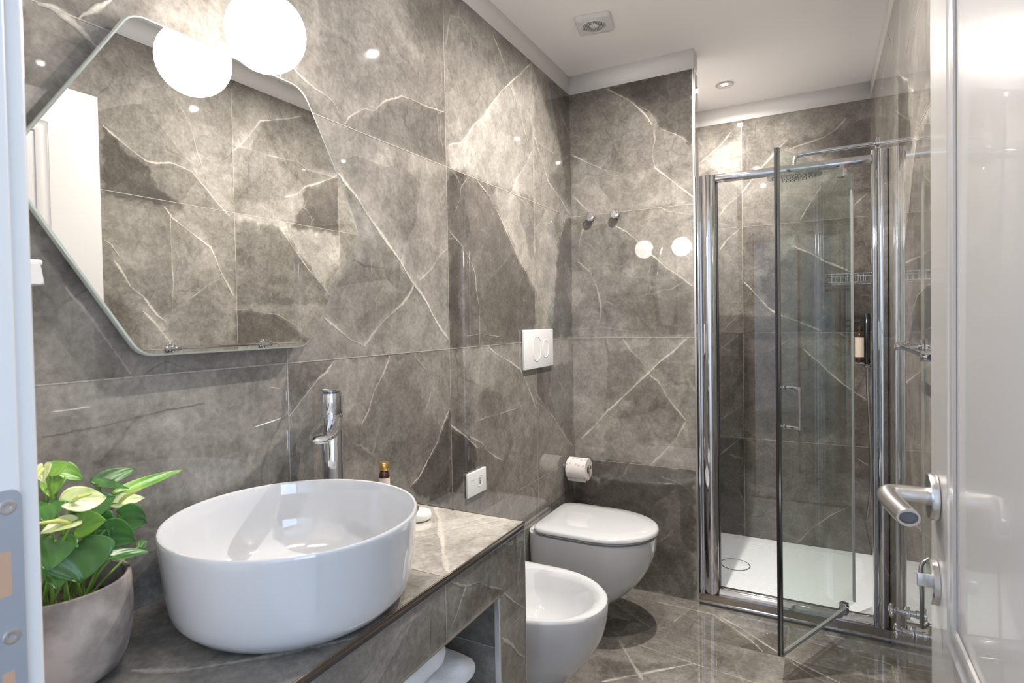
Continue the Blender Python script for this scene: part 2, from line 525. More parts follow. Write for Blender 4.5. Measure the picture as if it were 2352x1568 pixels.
# veins and patches of the stone, one patch a painted reflection, in metres on each surface
VEINS=[
('L',4,1,[(-0.438,2.386),(-0.518,2.32),(-0.631,2.235),(-0.701,2.178),(-0.768,2.113),(-0.851,2.03),(-0.91,1.988),(-0.948,1.943),(-0.998,1.901),(-1.045,1.888),(-1.07,1.873)]),
('L',5,0.5,[(-0.758,2.371),(-0.696,2.318),(-0.642,2.258)]),
('L',4,0.6,[(-0.631,2.229),(-0.573,2.188),(-0.526,2.112),(-0.477,2.051)]),
('L',3,0.8,[(-0.431,2.022),(-0.494,1.948),(-0.597,1.851),(-0.632,1.802)]),
('L',4,0.8,[(-0.408,2.084),(-0.341,2.002),(-0.27,1.918),(-0.145,1.872),(-0.018,1.807)]),
('L',2.5,0.6,[(-0.395,2.073),(-0.309,2.065),(-0.186,2.065)]),
('L',2.5,0.6,[(-0.113,2.268),(-0.046,2.221),(0.027,2.166)]),
('L',4,0.7,[(-1.71,1.889),(-1.679,1.874),(-1.642,1.861),(-1.597,1.856),(-1.574,1.843),(-1.562,1.829)]),
('L',3.5,0.6,[(-1.546,1.806),(-1.525,1.83),(-1.467,1.87),(-1.434,1.873),(-1.386,1.915),(-1.312,1.956),(-1.259,1.961),(-1.19,1.965),(-1.115,1.973),(-1.075,1.981)]),
('L',2,0.35,[(-1.102,2.103),(-1.108,2.047),(-1.118,1.99),(-1.111,1.961),(-1.117,1.892)]),
('L',6,1,[(-1.57,1.673),(-1.546,1.653),(-1.506,1.624),(-1.454,1.573),(-1.399,1.527),(-1.352,1.489),(-1.309,1.443),(-1.271,1.408),(-1.237,1.38),(-1.203,1.347),(-1.168,1.303),(-1.131,1.263),(-1.092,1.234)]),
('L',5,0.6,[(-1.49,1.229),(-1.465,1.251),(-1.406,1.3),(-1.325,1.344),(-1.285,1.383),(-1.264,1.413)]),
('L',4,0.6,[(-1.243,1.416),(-1.177,1.461),(-1.13,1.505),(-1.09,1.532)]),
('L',4,0.7,[(-1.63,1.306),(-1.591,1.28),(-1.549,1.25),(-1.503,1.234),(-1.49,1.227)]),
('L',2,-0.6,[(-1.522,1.458),(-1.48,1.443),(-1.402,1.445)]),
('L',2.5,0.5,[(-0.954,1.793),(-0.999,1.75),(-1.01,1.701),(-1.045,1.648)]),
('L',3,0.8,[(-0.889,1.795),(-0.811,1.757),(-0.74,1.701),(-0.653,1.616),(-0.596,1.555),(-0.511,1.494),(-0.429,1.431)]),
('L',2,0.5,[(-0.587,1.798),(-0.526,1.781),(-0.462,1.727),(-0.419,1.68)]),
('L',4,0.45,[(-1.072,1.589),(-1.015,1.559),(-0.963,1.521),(-0.919,1.466),(-0.912,1.407),(-0.895,1.348),(-0.895,1.207)]),
('L',2,0.5,[(-0.982,1.24),(-0.879,1.245),(-0.735,1.227)]),
('L',2.5,0.6,[(-0.282,1.792),(-0.351,1.738),(-0.41,1.687)]),
('L',2.5,0.7,[(-0.072,1.793),(-0.135,1.691),(-0.17,1.635)]),
('L',2.5,0.6,[(-0.229,1.365),(-0.293,1.32),(-0.347,1.258)]),
('L',4,0.8,[(-1.602,1.194),(-1.624,1.17),(-1.654,1.157),(-1.69,1.124),(-1.718,1.097),(-1.744,1.077)]),
('L',4,0.8,[(-1.387,1.196),(-1.416,1.149),(-1.46,1.096),(-1.481,1.05),(-1.507,1.02)]),
('L',3,-0.5,[(-1.507,1.02),(-1.515,1.004),(-1.52,0.988)]),
('L',4,0.9,[(-1.092,1.002),(-1.138,0.95),(-1.167,0.906),(-1.217,0.859),(-1.264,0.819),(-1.308,0.799)]),
('L',4,0.9,[(-0.835,1.197),(-0.779,1.166),(-0.679,1.132),(-0.581,1.092),(-0.525,1.028),(-0.479,0.969),(-0.444,0.915)]),
('L',5,0.9,[(-1.09,0.948),(-1.034,0.915),(-0.97,0.872),(-0.92,0.837)]),
('L',4,0.8,[(-0.97,0.886),(-0.902,0.854),(-0.849,0.811),(-0.793,0.775),(-0.744,0.754)]),
('L',2.5,0.6,[(-0.917,0.935),(-0.844,0.936),(-0.758,0.934),(-0.665,0.936),(-0.552,0.938)]),
('L',2.5,0.7,[(-0.435,0.974),(-0.352,0.913),(-0.243,0.833),(-0.141,0.743),(-0.031,0.666)]),
('L',3,0.4,[(-1.196,1.065),(-1.211,1.035),(-1.232,1.006)]),
('L',2.5,0.35,[(-1.276,1.187),(-1.22,1.144),(-1.195,1.093)]),
('L',1.5,-0.7,[(-2.218,1.119),(-2.18,1.118),(-2.13,1.121),(-2.089,1.127),(-2.023,1.131),(-1.948,1.136)]),
('L',7,0.8,[(-2.206,1.799),(-2.183,1.802),(-2.159,1.791),(-2.133,1.772),(-2.111,1.757)]),
('L',6,0.8,[(-2.098,1.856),(-2.127,1.825),(-2.149,1.802)]),
('L',4,0.4,[(-2.181,1.355),(-2.151,1.312),(-2.112,1.252),(-2.085,1.204)]),
('L',2,-0.5,[(-2.063,1.202),(-2.023,1.223),(-1.964,1.202)]),
('B',5,0.9,[(0.194,2.389),(0.262,2.346),(0.331,2.289),(0.374,2.239),(0.407,2.182)]),
('B',2,0.4,[(0.349,2.282),(0.391,2.252),(0.449,2.158),(0.531,2.111),(0.579,2.07)]),
('B',5,0.4,[(0.416,2.172),(0.419,2.113),(0.406,2.056),(0.418,1.987)]),
('B',5,0.95,[(0.418,1.987),(0.48,1.928),(0.545,1.87),(0.588,1.828)]),
('B',4,0.9,[(0.011,2.103),(0.082,2.061),(0.157,2.019)]),
('B',3,-0.5,[(0.157,2.022),(0.203,2.007),(0.314,1.974)]),
('B',4,0.8,[(0.013,1.9),(0.051,1.859),(0.098,1.814)]),
('B',4,0.6,[(0.073,1.767),(0.053,1.715),(0.038,1.653)]),
('B',3,0.6,[(0.437,1.804),(0.478,1.778),(0.584,1.751)]),
('B',4,0.85,[(0.226,1.735),(0.28,1.704),(0.34,1.643),(0.392,1.592),(0.459,1.528),(0.524,1.479),(0.584,1.432)]),
('B',6,0.4,[(0.032,1.577),(0.093,1.524),(0.13,1.441),(0.147,1.369),(0.146,1.28)]),
('B',2.5,0.35,[(0.012,1.241),(0.155,1.249),(0.282,1.235)]),
('B',6,1,[(0.042,0.703),(0.101,0.762),(0.177,0.848),(0.251,0.914),(0.314,0.978),(0.367,1.027),(0.42,1.08),(0.479,1.128),(0.554,1.195)]),
('B',6,0.45,[(0.255,1.195),(0.299,1.134),(0.334,1.1),(0.368,1.058)]),
('B',5,0.7,[(0.376,1.032),(0.419,0.999),(0.46,0.932),(0.501,0.875),(0.546,0.823)]),
('B',5,0.8,[(0.546,0.819),(0.491,0.722),(0.432,0.658),(0.384,0.605)]),
('B',3,0.4,[(0.418,0.247),(0.461,0.284),(0.491,0.319)]),
('B',3,0.35,[(0.43,0.554),(0.497,0.537),(0.546,0.517),(0.578,0.479)]),
('A',5,0.8,[(0.646,2.342),(0.591,2.279),(0.511,2.219),(0.481,2.197)]),
('A',4,0.7,[(0.511,2.209),(0.551,2.182),(0.58,2.126)]),
('A',6,0.7,[(0.705,1.992),(0.772,2.08),(0.828,2.142),(0.883,2.203),(0.937,2.253)]),
('A',6,0.4,[(1.218,2.32),(1.169,2.272),(1.11,2.235),(1.025,2.22),(0.901,2.19)]),
('A',5,0.5,[(0.578,1.873),(0.627,1.935),(0.686,1.979)]),
('A',4,0.9,[(0.996,1.811),(1.04,1.889),(1.096,1.979)]),
('A',6,0.8,[(0.581,1.68),(0.626,1.739),(0.694,1.795)]),
('A',5,0.9,[(0.706,1.492),(0.767,1.423),(0.831,1.341),(0.886,1.299),(0.966,1.268),(1.096,1.208)]),
('A',4,0.8,[(1.172,1.202),(1.213,1.174)]),
('A',6,0.8,[(0.96,1.672),(1.038,1.632),(1.106,1.584),(1.239,1.514)]),
('A',4,0.7,[(1.24,1.857),(1.313,1.923)]),
('A',4,0.5,[(0.591,1.211),(0.699,1.324)]),
('A',5,0.85,[(1.007,1.111),(1.091,1.028),(1.184,0.935),(1.299,0.846)]),
('A',4,0.6,[(0.967,0.038),(1.044,0.136),(1.129,0.215),(1.222,0.282)]),
('A',4,0.5,[(0.572,0.694),(0.7,0.791)]),
('A',5,0.5,[(0.571,0.492),(0.692,0.606)]),
('A',4,0.5,[(0.582,1.108),(0.679,1.191)]),
('A',4,0.4,[(1.253,0.539),(1.313,0.499)]),
('R',5,0.85,[(-1.487,2.038),(-1.454,2.014),(-1.385,1.971),(-1.332,1.942),(-1.29,1.945),(-1.239,1.96),(-1.148,1.944),(-1.093,1.89),(-1.027,1.824),(-0.976,1.78)]),
('R',5,0.85,[(-1.27,1.775),(-1.238,1.737),(-1.155,1.681),(-1.075,1.636),(-1.043,1.568),(-1.019,1.514),(-0.964,1.42)]),
('R',3,0.5,[(-1.245,1.743),(-1.248,1.64),(-1.243,1.567),(-1.242,1.471),(-1.249,1.352)]),
('R',3,0.5,[(-1.171,1.406),(-1.097,1.463),(-1.019,1.506)]),
('R',3,0.6,[(-1.493,1.618),(-1.466,1.594),(-1.436,1.543)]),
('R',6,0.85,[(-1.462,1.54),(-1.444,1.515),(-1.407,1.448),(-1.361,1.408),(-1.308,1.337),(-1.273,1.308)]),
('R',6,0.85,[(-1.363,1.352),(-1.309,1.294),(-1.253,1.216)]),
('R',4,0.8,[(-0.949,2.082),(-0.891,2.138),(-0.8,2.26),(-0.663,2.31),(-0.549,2.358)]),
('R',2.5,0.5,[(-0.939,2.109),(-0.825,2.109),(-0.723,2.108),(-0.591,2.118),(-0.486,2.086)]),
('R',5,0.85,[(-0.675,1.92),(-0.596,1.952),(-0.537,2.001),(-0.413,2.054),(-0.306,2.111)]),
('R',4,0.7,[(-0.707,1.773),(-0.616,1.667),(-0.538,1.582),(-0.43,1.494),(-0.393,1.447)]),
('R',3,0.5,[(-0.371,1.741),(-0.345,1.715),(-0.307,1.649)]),
('R',3,0.4,[(-0.961,1.363),(-0.877,1.359),(-0.725,1.339),(-0.583,1.265)]),
('R',3,0.3,[(-1.474,2.202),(-1.45,2.173)]),
('R',4,0.4,[(-1.209,2.223),(-1.172,2.175),(-1.143,2.108),(-1.099,1.966)]),
('F',7,0.6,[(0.424,-0.082),(0.476,-0.086),(0.574,-0.086),(0.67,-0.087),(0.735,-0.145),(0.831,-0.228),(0.888,-0.298)]),
('F',5,0.8,[(0.7,-0.098),(0.791,-0.154),(0.935,-0.274),(1.051,-0.335),(1.138,-0.38)]),
('F',8,0.9,[(0.389,-0.748),(0.469,-0.672),(0.551,-0.594),(0.614,-0.534),(0.661,-0.491)]),
('F',4,0.6,[(0.421,-0.454),(0.52,-0.47),(0.661,-0.491),(0.762,-0.498),(0.876,-0.511)]),
('F',9,0.6,[(0.365,-0.459),(0.426,-0.548),(0.47,-0.606),(0.52,-0.674)]),
('F',4,0.5,[(0.527,-0.235),(0.58,-0.049)]),
('F',4,0.5,[(0.976,-0.315),(1.042,-0.368),(1.095,-0.401)]),
('F',4,0.4,[(1.049,-0.142),(1.192,-0.157),(1.311,-0.177),(1.312,-0.293)]),
('F',3,0.5,[(0.237,-0.159),(0.339,-0.236),(0.451,-0.31)]),
('C',9,0.9,[(0.134,-1.374),(0.213,-1.462),(0.299,-1.571),(0.376,-1.67),(0.415,-1.716)]),
('C',8,0.7,[(0.187,-2.197),(0.262,-2.155),(0.302,-2.119),(0.347,-2.067),(0.386,-2.024),(0.423,-1.98)]),
('C',3,0.4,[(0.248,-1.595),(0.287,-1.52),(0.325,-1.472),(0.378,-1.384)]),
('C',3,0.4,[(0.45,-1.934),(0.433,-1.86),(0.443,-1.814)]),
('P',3,0.8,[(-1.643,0.728),(-1.655,0.737),(-1.671,0.725),(-1.69,0.703),(-1.711,0.683),(-1.726,0.668)]),
('P',3,0.5,[(-1.714,0.766),(-1.688,0.75),(-1.655,0.732),(-1.611,0.723),(-1.56,0.691),(-1.513,0.664)]),
('P',3,0.8,[(-1.505,0.655),(-1.459,0.614),(-1.392,0.564)]),
('P',6,0.6,[(-1.513,0.551),(-1.471,0.515),(-1.431,0.471),(-1.397,0.443)]),
('P',2,0.4,[(-1.395,0.557),(-1.489,0.561)]),
('P',1.5,-0.6,[(-1.786,0.722),(-1.788,0.666)]),
]
PATCHES=[
('L',-0.22,0.05,[(-1.283,2.248),(-1.062,2.355),(-1.067,2.216),(-1.213,2.121),(-1.273,2.15)]),
('L',0.22,0.012,[(-1.07,1.873),(-0.998,1.901),(-0.91,1.988),(-0.631,2.229),(-0.4,2.317),(-0.419,1.81),(-1.073,1.803)]),
('L',-0.15,0.04,[(-1.054,2.359),(-0.977,2.396),(-0.396,2.408),(-0.631,2.235),(-0.845,2.208),(-0.982,2.252)]),
('L',-0.12,0.02,[(-1.469,1.802),(-1.434,1.873),(-1.312,1.952),(-1.075,1.981),(-1.081,1.806)]),
('L',0.15,0.012,[(-1.57,1.673),(-1.454,1.573),(-1.271,1.408),(-1.327,1.495),(-1.373,1.585),(-1.43,1.634),(-1.504,1.687)]),
('L',0.12,0.015,[(-1.565,1.663),(-1.497,1.578),(-1.457,1.497),(-1.4,1.496),(-1.34,1.474),(-1.454,1.573)]),
('L',-0.12,0.02,[(-1.3,1.732),(-1.078,1.781),(-1.085,1.551),(-1.243,1.427),(-1.348,1.621)]),
('L',-0.12,0.012,[(-1.612,1.37),(-1.512,1.455),(-1.402,1.445),(-1.309,1.439),(-1.277,1.408),(-1.325,1.344),(-1.487,1.233),(-1.63,1.306)]),
('L',0.25,0.012,[(-0.758,1.788),(-0.587,1.798),(-0.419,1.794),(-0.428,1.44),(-0.536,1.509),(-0.63,1.608),(-0.74,1.707)]),
('L',-0.25,0.02,[(-1.073,1.805),(-0.758,1.798),(-0.781,1.742),(-0.697,1.654),(-0.536,1.504),(-0.429,1.416),(-0.438,1.194),(-1.089,1.202),(-1.078,1.529)]),
('L',0.15,0.012,[(-0.414,1.561),(-0.338,1.691),(-0.153,1.663),(-0.21,1.437),(-0.34,1.258),(-0.426,1.26)]),
('L',-0.3,0.012,[(-0.081,1.778),(0.009,1.792),(-0.015,1.204),(-0.266,1.212),(-0.229,1.359),(-0.17,1.635)]),  # not stone tone: a bluish reflection by the corner, painted as a dark patch
('L',-0.25,0.03,[(-0.397,2.377),(0.036,2.396),(0.014,1.846),(-0.145,1.872),(-0.27,1.925),(-0.087,2.069),(-0.229,2.188)]),
('L',-0.4,0.008,[(-1.092,0.993),(-1.107,0.687),(-1.266,0.757),(-1.308,0.799),(-1.264,0.819),(-1.217,0.859),(-1.16,0.905)]),
('L',-0.35,0.012,[(-1.09,0.942),(-0.97,0.872),(-0.92,0.835),(-0.948,0.773),(-1.099,0.701)]),
('L',-0.2,0.008,[(-0.435,0.974),(-0.243,0.833),(-0.031,0.666),(0.003,1.082),(-0.431,1.079)]),
('L',-0.15,0.012,[(-1.742,1.195),(-1.602,1.196),(-1.654,1.157),(-1.69,1.124),(-1.744,1.077)]),
('L',0.2,0.012,[(-1.602,1.197),(-1.393,1.194),(-1.46,1.096),(-1.507,1.02),(-1.576,1.038),(-1.578,1.124),(-1.641,1.168)]),
('L',0.15,0.012,[(-1.085,1.196),(-0.835,1.197),(-0.73,1.143),(-0.803,1.028),(-1.006,1.025),(-1.086,1.061)]),
('L',0.1,0.012,[(-0.835,1.197),(-0.566,1.196),(-0.581,1.092),(-0.73,1.143)]),
('B',-0.4,0.008,[(0.195,2.394),(0.591,2.406),(0.587,2.053),(0.531,2.115),(0.449,2.162),(0.391,2.252),(0.331,2.289),(0.262,2.346)]),
('B',0.18,0.012,[(0.011,2.103),(0.157,2.019),(0.314,1.974),(0.418,1.987),(0.585,1.828),(0.584,1.804),(0.254,1.802),(0.006,1.801)]),
('B',-0.2,0.04,[(0.147,1.343),(0.408,1.548),(0.58,1.422),(0.578,1.207),(0.154,1.209)]),
('B',0.12,0.02,[(0.254,1.793),(0.584,1.8),(0.58,1.439),(0.392,1.592),(0.28,1.704)]),
('B',-0.1,0.04,[(0.011,1.791),(0.208,1.737),(0.34,1.639),(0.146,1.298),(0.027,1.573)]),
('B',0.2,0.012,[(0.251,0.914),(0.042,0.703),(-0.002,0.69),(-0.004,0.598),(0.146,0.608),(0.166,0.74),(0.277,0.863)]),
('B',-0.3,0.01,[(-0.009,0.593),(0.192,0.604),(0.384,0.601),(0.58,0.596),(0.573,-0.009),(0.32,0.015),(-0.015,0.17)]),
('B',0.12,0.02,[(0.2,1.195),(0.546,1.195),(0.479,1.128),(0.368,1.032),(0.334,1.1)]),
('B',-0.1,0.02,[(0.367,1.023),(0.546,0.819),(0.491,0.722),(0.328,0.7),(0.241,0.834)]),
('A',0.18,0.03,[(0.575,2.065),(0.481,2.192),(0.708,2.331),(0.705,1.997),(0.901,2.21),(1.322,2.227),(1.1,1.988),(0.987,1.807),(0.572,1.806)]),
('A',-0.25,0.03,[(0.847,2.209),(1.322,2.292),(1.321,2.07),(1.109,2.139),(0.972,2.209)]),
('A',0.15,0.012,[(0.694,1.795),(0.889,1.797),(1.038,1.632),(0.968,1.534),(0.706,1.492),(0.581,1.68)]),
('A',-0.2,0.02,[(0.969,1.671),(1.239,1.519),(1.319,1.514),(1.318,1.178),(1.172,1.202),(0.966,1.268),(0.831,1.341),(0.795,1.493)]),
('A',-0.18,0.015,[(0.565,0.596),(1.323,0.604),(1.321,0.01),(0.56,0.041)]),
('A',-0.15,0.03,[(0.715,1.172),(0.842,1.209),(1.007,1.111),(1.299,0.846),(1.313,0.662),(0.71,0.614)]),
('R',-0.35,0.008,[(-1.488,2.031),(-1.455,2.0),(-1.333,1.913),(-1.279,1.839),(-1.206,1.786),(-1.492,1.778)]),
('R',0.15,0.012,[(-1.484,2.039),(-1.385,1.971),(-1.29,1.945),(-1.148,1.944),(-1.093,1.89),(-1.027,1.824),(-0.958,1.783),(-0.948,2.39),(-1.337,2.251)]),
('R',0.12,0.01,[(-1.237,1.766),(-1.207,1.771),(-1.075,1.66),(-1.019,1.514),(-0.969,1.403),(-1.054,1.504),(-1.149,1.636),(-1.155,1.681)]),
('R',0.2,0.01,[(-1.458,1.439),(-1.407,1.448),(-1.308,1.337),(-1.253,1.216),(-1.363,1.344),(-1.428,1.379)]),
('R',-0.15,0.02,[(-1.496,1.411),(-1.416,1.358),(-1.366,1.239),(-1.394,1.191),(-1.499,1.31)]),
('R',-0.15,0.02,[(-0.801,2.256),(-0.549,2.353),(-0.453,2.359),(-0.306,2.116),(-0.537,2.001),(-0.723,2.108),(-0.854,2.114)]),
('R',0.2,0.02,[(-0.9,1.854),(-0.675,1.92),(-0.537,1.991),(-0.563,1.903),(-0.636,1.765),(-0.949,1.764)]),
('R',-0.25,0.012,[(-0.537,1.991),(-0.307,2.101),(-0.316,1.787),(-0.636,1.774),(-0.563,1.903)]),
('R',0.2,0.012,[(-0.701,1.774),(-0.303,1.779),(-0.307,1.649),(-0.43,1.494),(-0.594,1.66)]),
('R',-0.2,0.012,[(-0.949,1.772),(-0.712,1.772),(-0.43,1.494),(-0.408,1.398),(-0.96,1.387)]),
('R',-0.3,0.02,[(-0.961,1.363),(-0.725,1.339),(-0.538,1.208),(-0.966,1.199)]),
('C',0.3,0.012,[(-0.124,-1.254),(0.42,-1.372),(0.425,-1.751),(0.343,-1.746)]),
('C',-0.15,0.04,[(-0.055,-2.031),(0.324,-2.067),(0.369,-1.778),(0.454,-1.939),(0.374,-2.071),(0.126,-2.165)]),
('F',-0.2,0.02,[(0.341,-0.611),(0.447,-0.598),(0.66,-0.482),(0.389,-0.748)]),
('F',-0.12,0.02,[(0.704,-0.123),(0.888,-0.298),(0.949,-0.348),(0.876,-0.505),(0.717,-0.463)]),
('P',0.15,0.01,[(-1.858,0.735),(-1.717,0.767),(-1.674,0.726),(-1.717,0.686),(-1.779,0.762)]),
('P',-0.15,0.01,[(-1.637,0.725),(-1.513,0.664),(-1.524,0.663),(-1.72,0.663),(-1.675,0.693)]),
]


# ---------------------------------------------------------------- veined stone surfaces
# planes: name -> (fixed axis, value, normal sign)
PLANES = {'L': ('x', 0., 1), 'B': ('y', 0., -1), 'A': ('y', .829, -1), 'R': ('x', 1.322, -1),
          'F': ('z', 0., 1), 'C': ('z', .785, 1), 'P': ('x', .424, 1)}


def seg_dist(px, py, a, b):
    ax, ay = a
    dx, dy = b[0] - ax, b[1] - ay
    l2 = dx * dx + dy * dy + 1e-12
    t = np.clip(((px - ax) * dx + (py - ay) * dy) / l2, 0, 1)
    ex, ey = px - (ax + t * dx), py - (ay + t * dy)
    return np.hypot(ex, ey), np.sign(dx * (py - ay) - dy * (px - ax))


def field(key, px, py):
    tone = np.zeros(len(px))
    for pl, val, fe, poly in PATCHES:
        if pl != key: continue
        xs = [p[0] for p in poly]; ys = [p[1] for p in poly]
        mk = (px > min(xs) - fe * 2) & (px < max(xs) + fe * 2) & (py > min(ys) - fe * 2) & (py < max(ys) + fe * 2)
        if not mk.any(): continue
        X, Y = px[mk], py[mk]
        # wobble the borders so they look grown, not cut
        X = X + .006 * np.sin(Y * 61 + 1.3) + .004 * np.sin(Y * 143 + X * 37)
        Y = Y + .006 * np.sin(X * 53 + .7) + .004 * np.sin(X * 131 - Y * 41)
        d = np.full(len(X), 9.)
        inside = np.zeros(len(X), bool)
        n = len(poly)
        for i in range(n):
            a, b = poly[i], poly[(i + 1) % n]
            d = np.minimum(d, seg_dist(X, Y, a, b)[0])
            c = ((a[1] > Y) != (b[1] > Y)) & (X < (b[0] - a[0]) * (Y - a[1]) / (b[1] - a[1] + 1e-12) + a[0])
            inside ^= c
        sd = np.where(inside, d, -d)
        tone[mk] += (1.75 if val < 0 else 1.25) * val * np.clip(.5 + sd / (1.2 * fe), 0, 1)
    for pl, w, s, pts in VEINS:
        if pl != key or s <= 0: continue
        xs = [p[0] for p in pts]; ys = [p[1] for p in pts]
        R = .06
        mk = (px > min(xs) - R) & (px < max(xs) + R) & (py > min(ys) - R) & (py < max(ys) + R)
        if not mk.any(): continue
        X, Y = px[mk], py[mk]
        d = np.full(len(X), 9.); sg = np.zeros(len(X))
        for a, b in zip(pts[:-1], pts[1:]):
            dd, ss = seg_dist(X, Y, a, b)
            k = dd < d
            d[k] = dd[k]; sg[k] = ss[k]
        near = np.exp(-(d / .009) ** 2) * .10
        far = np.exp(-(d / .035) ** 2) * np.where(sg > 0, .11, -.04)
        tone[mk] += s * (near + far)
    return tone


_r = random.Random(11)


def auto_veins(key, u0, u1, v0, v1, n, w=(2, 5)):
    """extra natural veins in a region"""
    out = []
    for _ in range(n):
        a = _r.choice((_r.uniform(.7, 1.2), _r.uniform(1.9, 2.4)))
        L = _r.uniform(.25, .6)
        x, y = _r.uniform(u0, u1), _r.uniform(v0, v1)
        pts = [(x, y)]
        for k in range(int(L / .06)):
            a += _r.uniform(-.22, .22)
            x += .06 * math.cos(a); y += .06 * math.sin(a)
            if not (u0 < x < u1 and v0 < y < v1): break
            pts.append((x, y))
        if len(pts) > 2: out.append((key, _r.uniform(*w), _r.uniform(.4, .85), pts))
    return out


VEINS += auto_veins('R', -2.4, -1.45, 0, 2.4, 14)
VEINS += auto_veins('R', -1.4, .8, 0, 1.15, 16)
VEINS += auto_veins('R', -.3, .82, 1.2, 2.4, 10)
VEINS += auto_veins('F', 0, 1.3, -2.4, -.75, 16)
VEINS += auto_veins('L', -2.4, -1.75, 1.2, 2.4, 3)
VEINS += auto_veins('L', -1.4, 0, 0, .55, 8)
VEINS += auto_veins('C', .0, .42, -2.4, -1.75, 2)
VEINS += auto_veins('P', -2.4, -1.8, 0, .78, 6)
_k = 0


class Stone:
    """tile grids and veins collected into numpy arrays, then one mesh"""
    def __init__(s):
        s.v, s.f, s.t, s.ve, s.id, s.n = [], [], [], [], [], 0

    def _add(s, P, F, tone, vein, tid):
        s.v.append(P); s.f.append(F + s.n); s.t.append(tone); s.ve.append(vein); s.id.append(tid)
        s.n += len(P)

    @staticmethod
    def place(key, U, V, off):
        ax, val, sg = PLANES[key]
        W = np.full(len(U), val + sg * off)
        return np.stack({'x': (W, U, V), 'y': (U, W, V), 'z': (U, V, W)}[ax], 1)

    def region(s, key, ulines, vlines, u0, u1, v0, v1, step=.006, veins=True, grout=True, seed=0, tonebias=0.):
        ulines = sorted(ulines)
        vlines = sorted(vlines)
        us = [u0] + [u for u in ulines if u0 + 1e-4 < u < u1 - 1e-4] + [u1]
        vs = [v0] + [v for v in vlines if v0 + 1e-4 < v < v1 - 1e-4] + [v1]

        def tid_of(u, v):
            i = sum(1 for q in ulines if q < u); j = sum(1 for q in vlines if q < v)
            return ((i * 7 + j * 3 + seed * 5) % 23) * 1.0

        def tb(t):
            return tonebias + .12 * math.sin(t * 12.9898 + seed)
        for a, b in zip(us[:-1], us[1:]):
            for c, d in zip(vs[:-1], vs[1:]):
                nu = max(1, round((b - a) / step)); nv = max(1, round((d - c) / step))
                U, V = np.meshgrid(np.linspace(a, b, nu + 1), np.linspace(c, d, nv + 1), indexing='ij')
                U = U.ravel(); V = V.ravel()
                t = tid_of((a + b) / 2, (c + d) / 2)
                i, j = np.meshgrid(np.arange(nu), np.arange(nv), indexing='ij')
                q = (i * (nv + 1) + j).ravel()
                F = np.stack((q, q + nv + 1, q + nv + 2, q + 1), 1)
                s._add(s.place(key, U, V, 0), F, field(key, U, V) + tb(t), np.zeros(len(U)), np.full(len(U), t))

        def strip(pts, w, st, off, soft=True, jag=.0006):
            P = np.array(pts, float)
            # resample
            seg = np.hypot(*np.diff(P, axis=0).T)
            cum = np.r_[0, np.cumsum(seg)]
            m = max(3, int(cum[-1] / .006))
            tt = np.linspace(0, cum[-1], m)
            X = np.interp(tt, cum, P[:, 0]); Y = np.interp(tt, cum, P[:, 1])
            dx = np.gradient(X); dy = np.gradient(Y); l = np.hypot(dx, dy) + 1e-9
            nx, ny = -dy / l, dx / l
            rr = np.random.default_rng(int(abs(P[0, 0] * 9973 + P[0, 1] * 7919)) + 1)
            j = rr.normal(0, jag, m) + .0009 * np.sin(tt * 47 + P[0, 0] * 9) * (jag > 0)
            X = X + nx * j; Y = Y + ny * j
            wv = w * (1 + (.5 * np.sin(tt * 31 + 1) + rr.uniform(-.4, .4, m)) * (jag > 0) * .8)
            taper = np.clip(np.minimum(tt, cum[-1] - tt) / .03, .15, 1) if soft else np.ones(m)
            if soft: wv = wv * (.35 + .65 * taper)
            offs = (-.8, -.26, .26, .8) if soft else (-.5, .5)
            vals = (0, 1, 1, 0) if soft else (1, 1)
            K = len(offs)
            U = np.stack([X + nx * wv * o for o in offs], 1).ravel()
            V = np.stack([Y + ny * wv * o for o in offs], 1).ravel()
            mod = st * (.74 + .22 * np.sin(tt * 23 + 2)) if soft else np.full(m, st)
            ve = np.stack([mod * x for x in vals], 1).ravel()
            keepm = (X > u0) & (X < u1) & (Y > v0) & (Y < v1)
            F = []
            for i in range(m - 1):
                if not (keepm[i] and keepm[i + 1]): continue
                for k in range(K - 1):
                    F.append((i * K + k, (i + 1) * K + k, (i + 1) * K + k + 1, i * K + k + 1))
            if not F: return
            mid = m // 2
            t = tid_of(X[mid], Y[mid])
            U = np.clip(U, u0, u1); V = np.clip(V, v0, v1)
            s._add(s.place(key, U, V, off), np.array(F), field(key, U, V) + tb(t), ve, np.full(len(U), t))
        if veins:
            for z, (pl, w, st, pts) in enumerate(VEINS):
                if pl == key: strip(pts, w / 1000., st, .0003 + .00001 * (z % 20))
        if grout:
            for u in us[1:-1]: strip([(u, v0 + .0005), (u, v1 - .0005)], .0022, .62, .0007, False, 0)
            for v in vs[1:-1]: strip([(u0 + .0005, v), (u1 - .0005, v)], .0022, .55, .0008, False, 0)
        return s

    def build(s, name, parent=None, extra=None, extra_mats=()):
        """extra: MB with further geometry (material indexes 1..)"""
        V = np.concatenate(s.v); F = np.concatenate(s.f)
        T = np.concatenate(s.t); W = np.concatenate(s.ve); I = np.concatenate(s.id)
        mi = np.zeros(len(F), np.int32)
        n0 = len(V)
        me = bpy.data.meshes.new(name)
        loops = F.ravel().tolist(); starts = (np.arange(len(F)) * 4).tolist()
        if extra is not None:
            ev = np.array(extra.v)
            V = np.concatenate((V, ev))
            T = np.r_[T, np.zeros(len(ev))]; W = np.r_[W, np.zeros(len(ev))]; I = np.r_[I, np.full(len(ev), 3.)]
            st = len(loops)
            for f in extra.f:
                starts.append(st)
                loops += [n0 + i for i in f]
                st += len(f)
            mi = np.r_[mi, np.array(extra.m, np.int32)]
        me.vertices.add(len(V)); me.loops.add(len(loops)); me.polygons.add(len(starts))
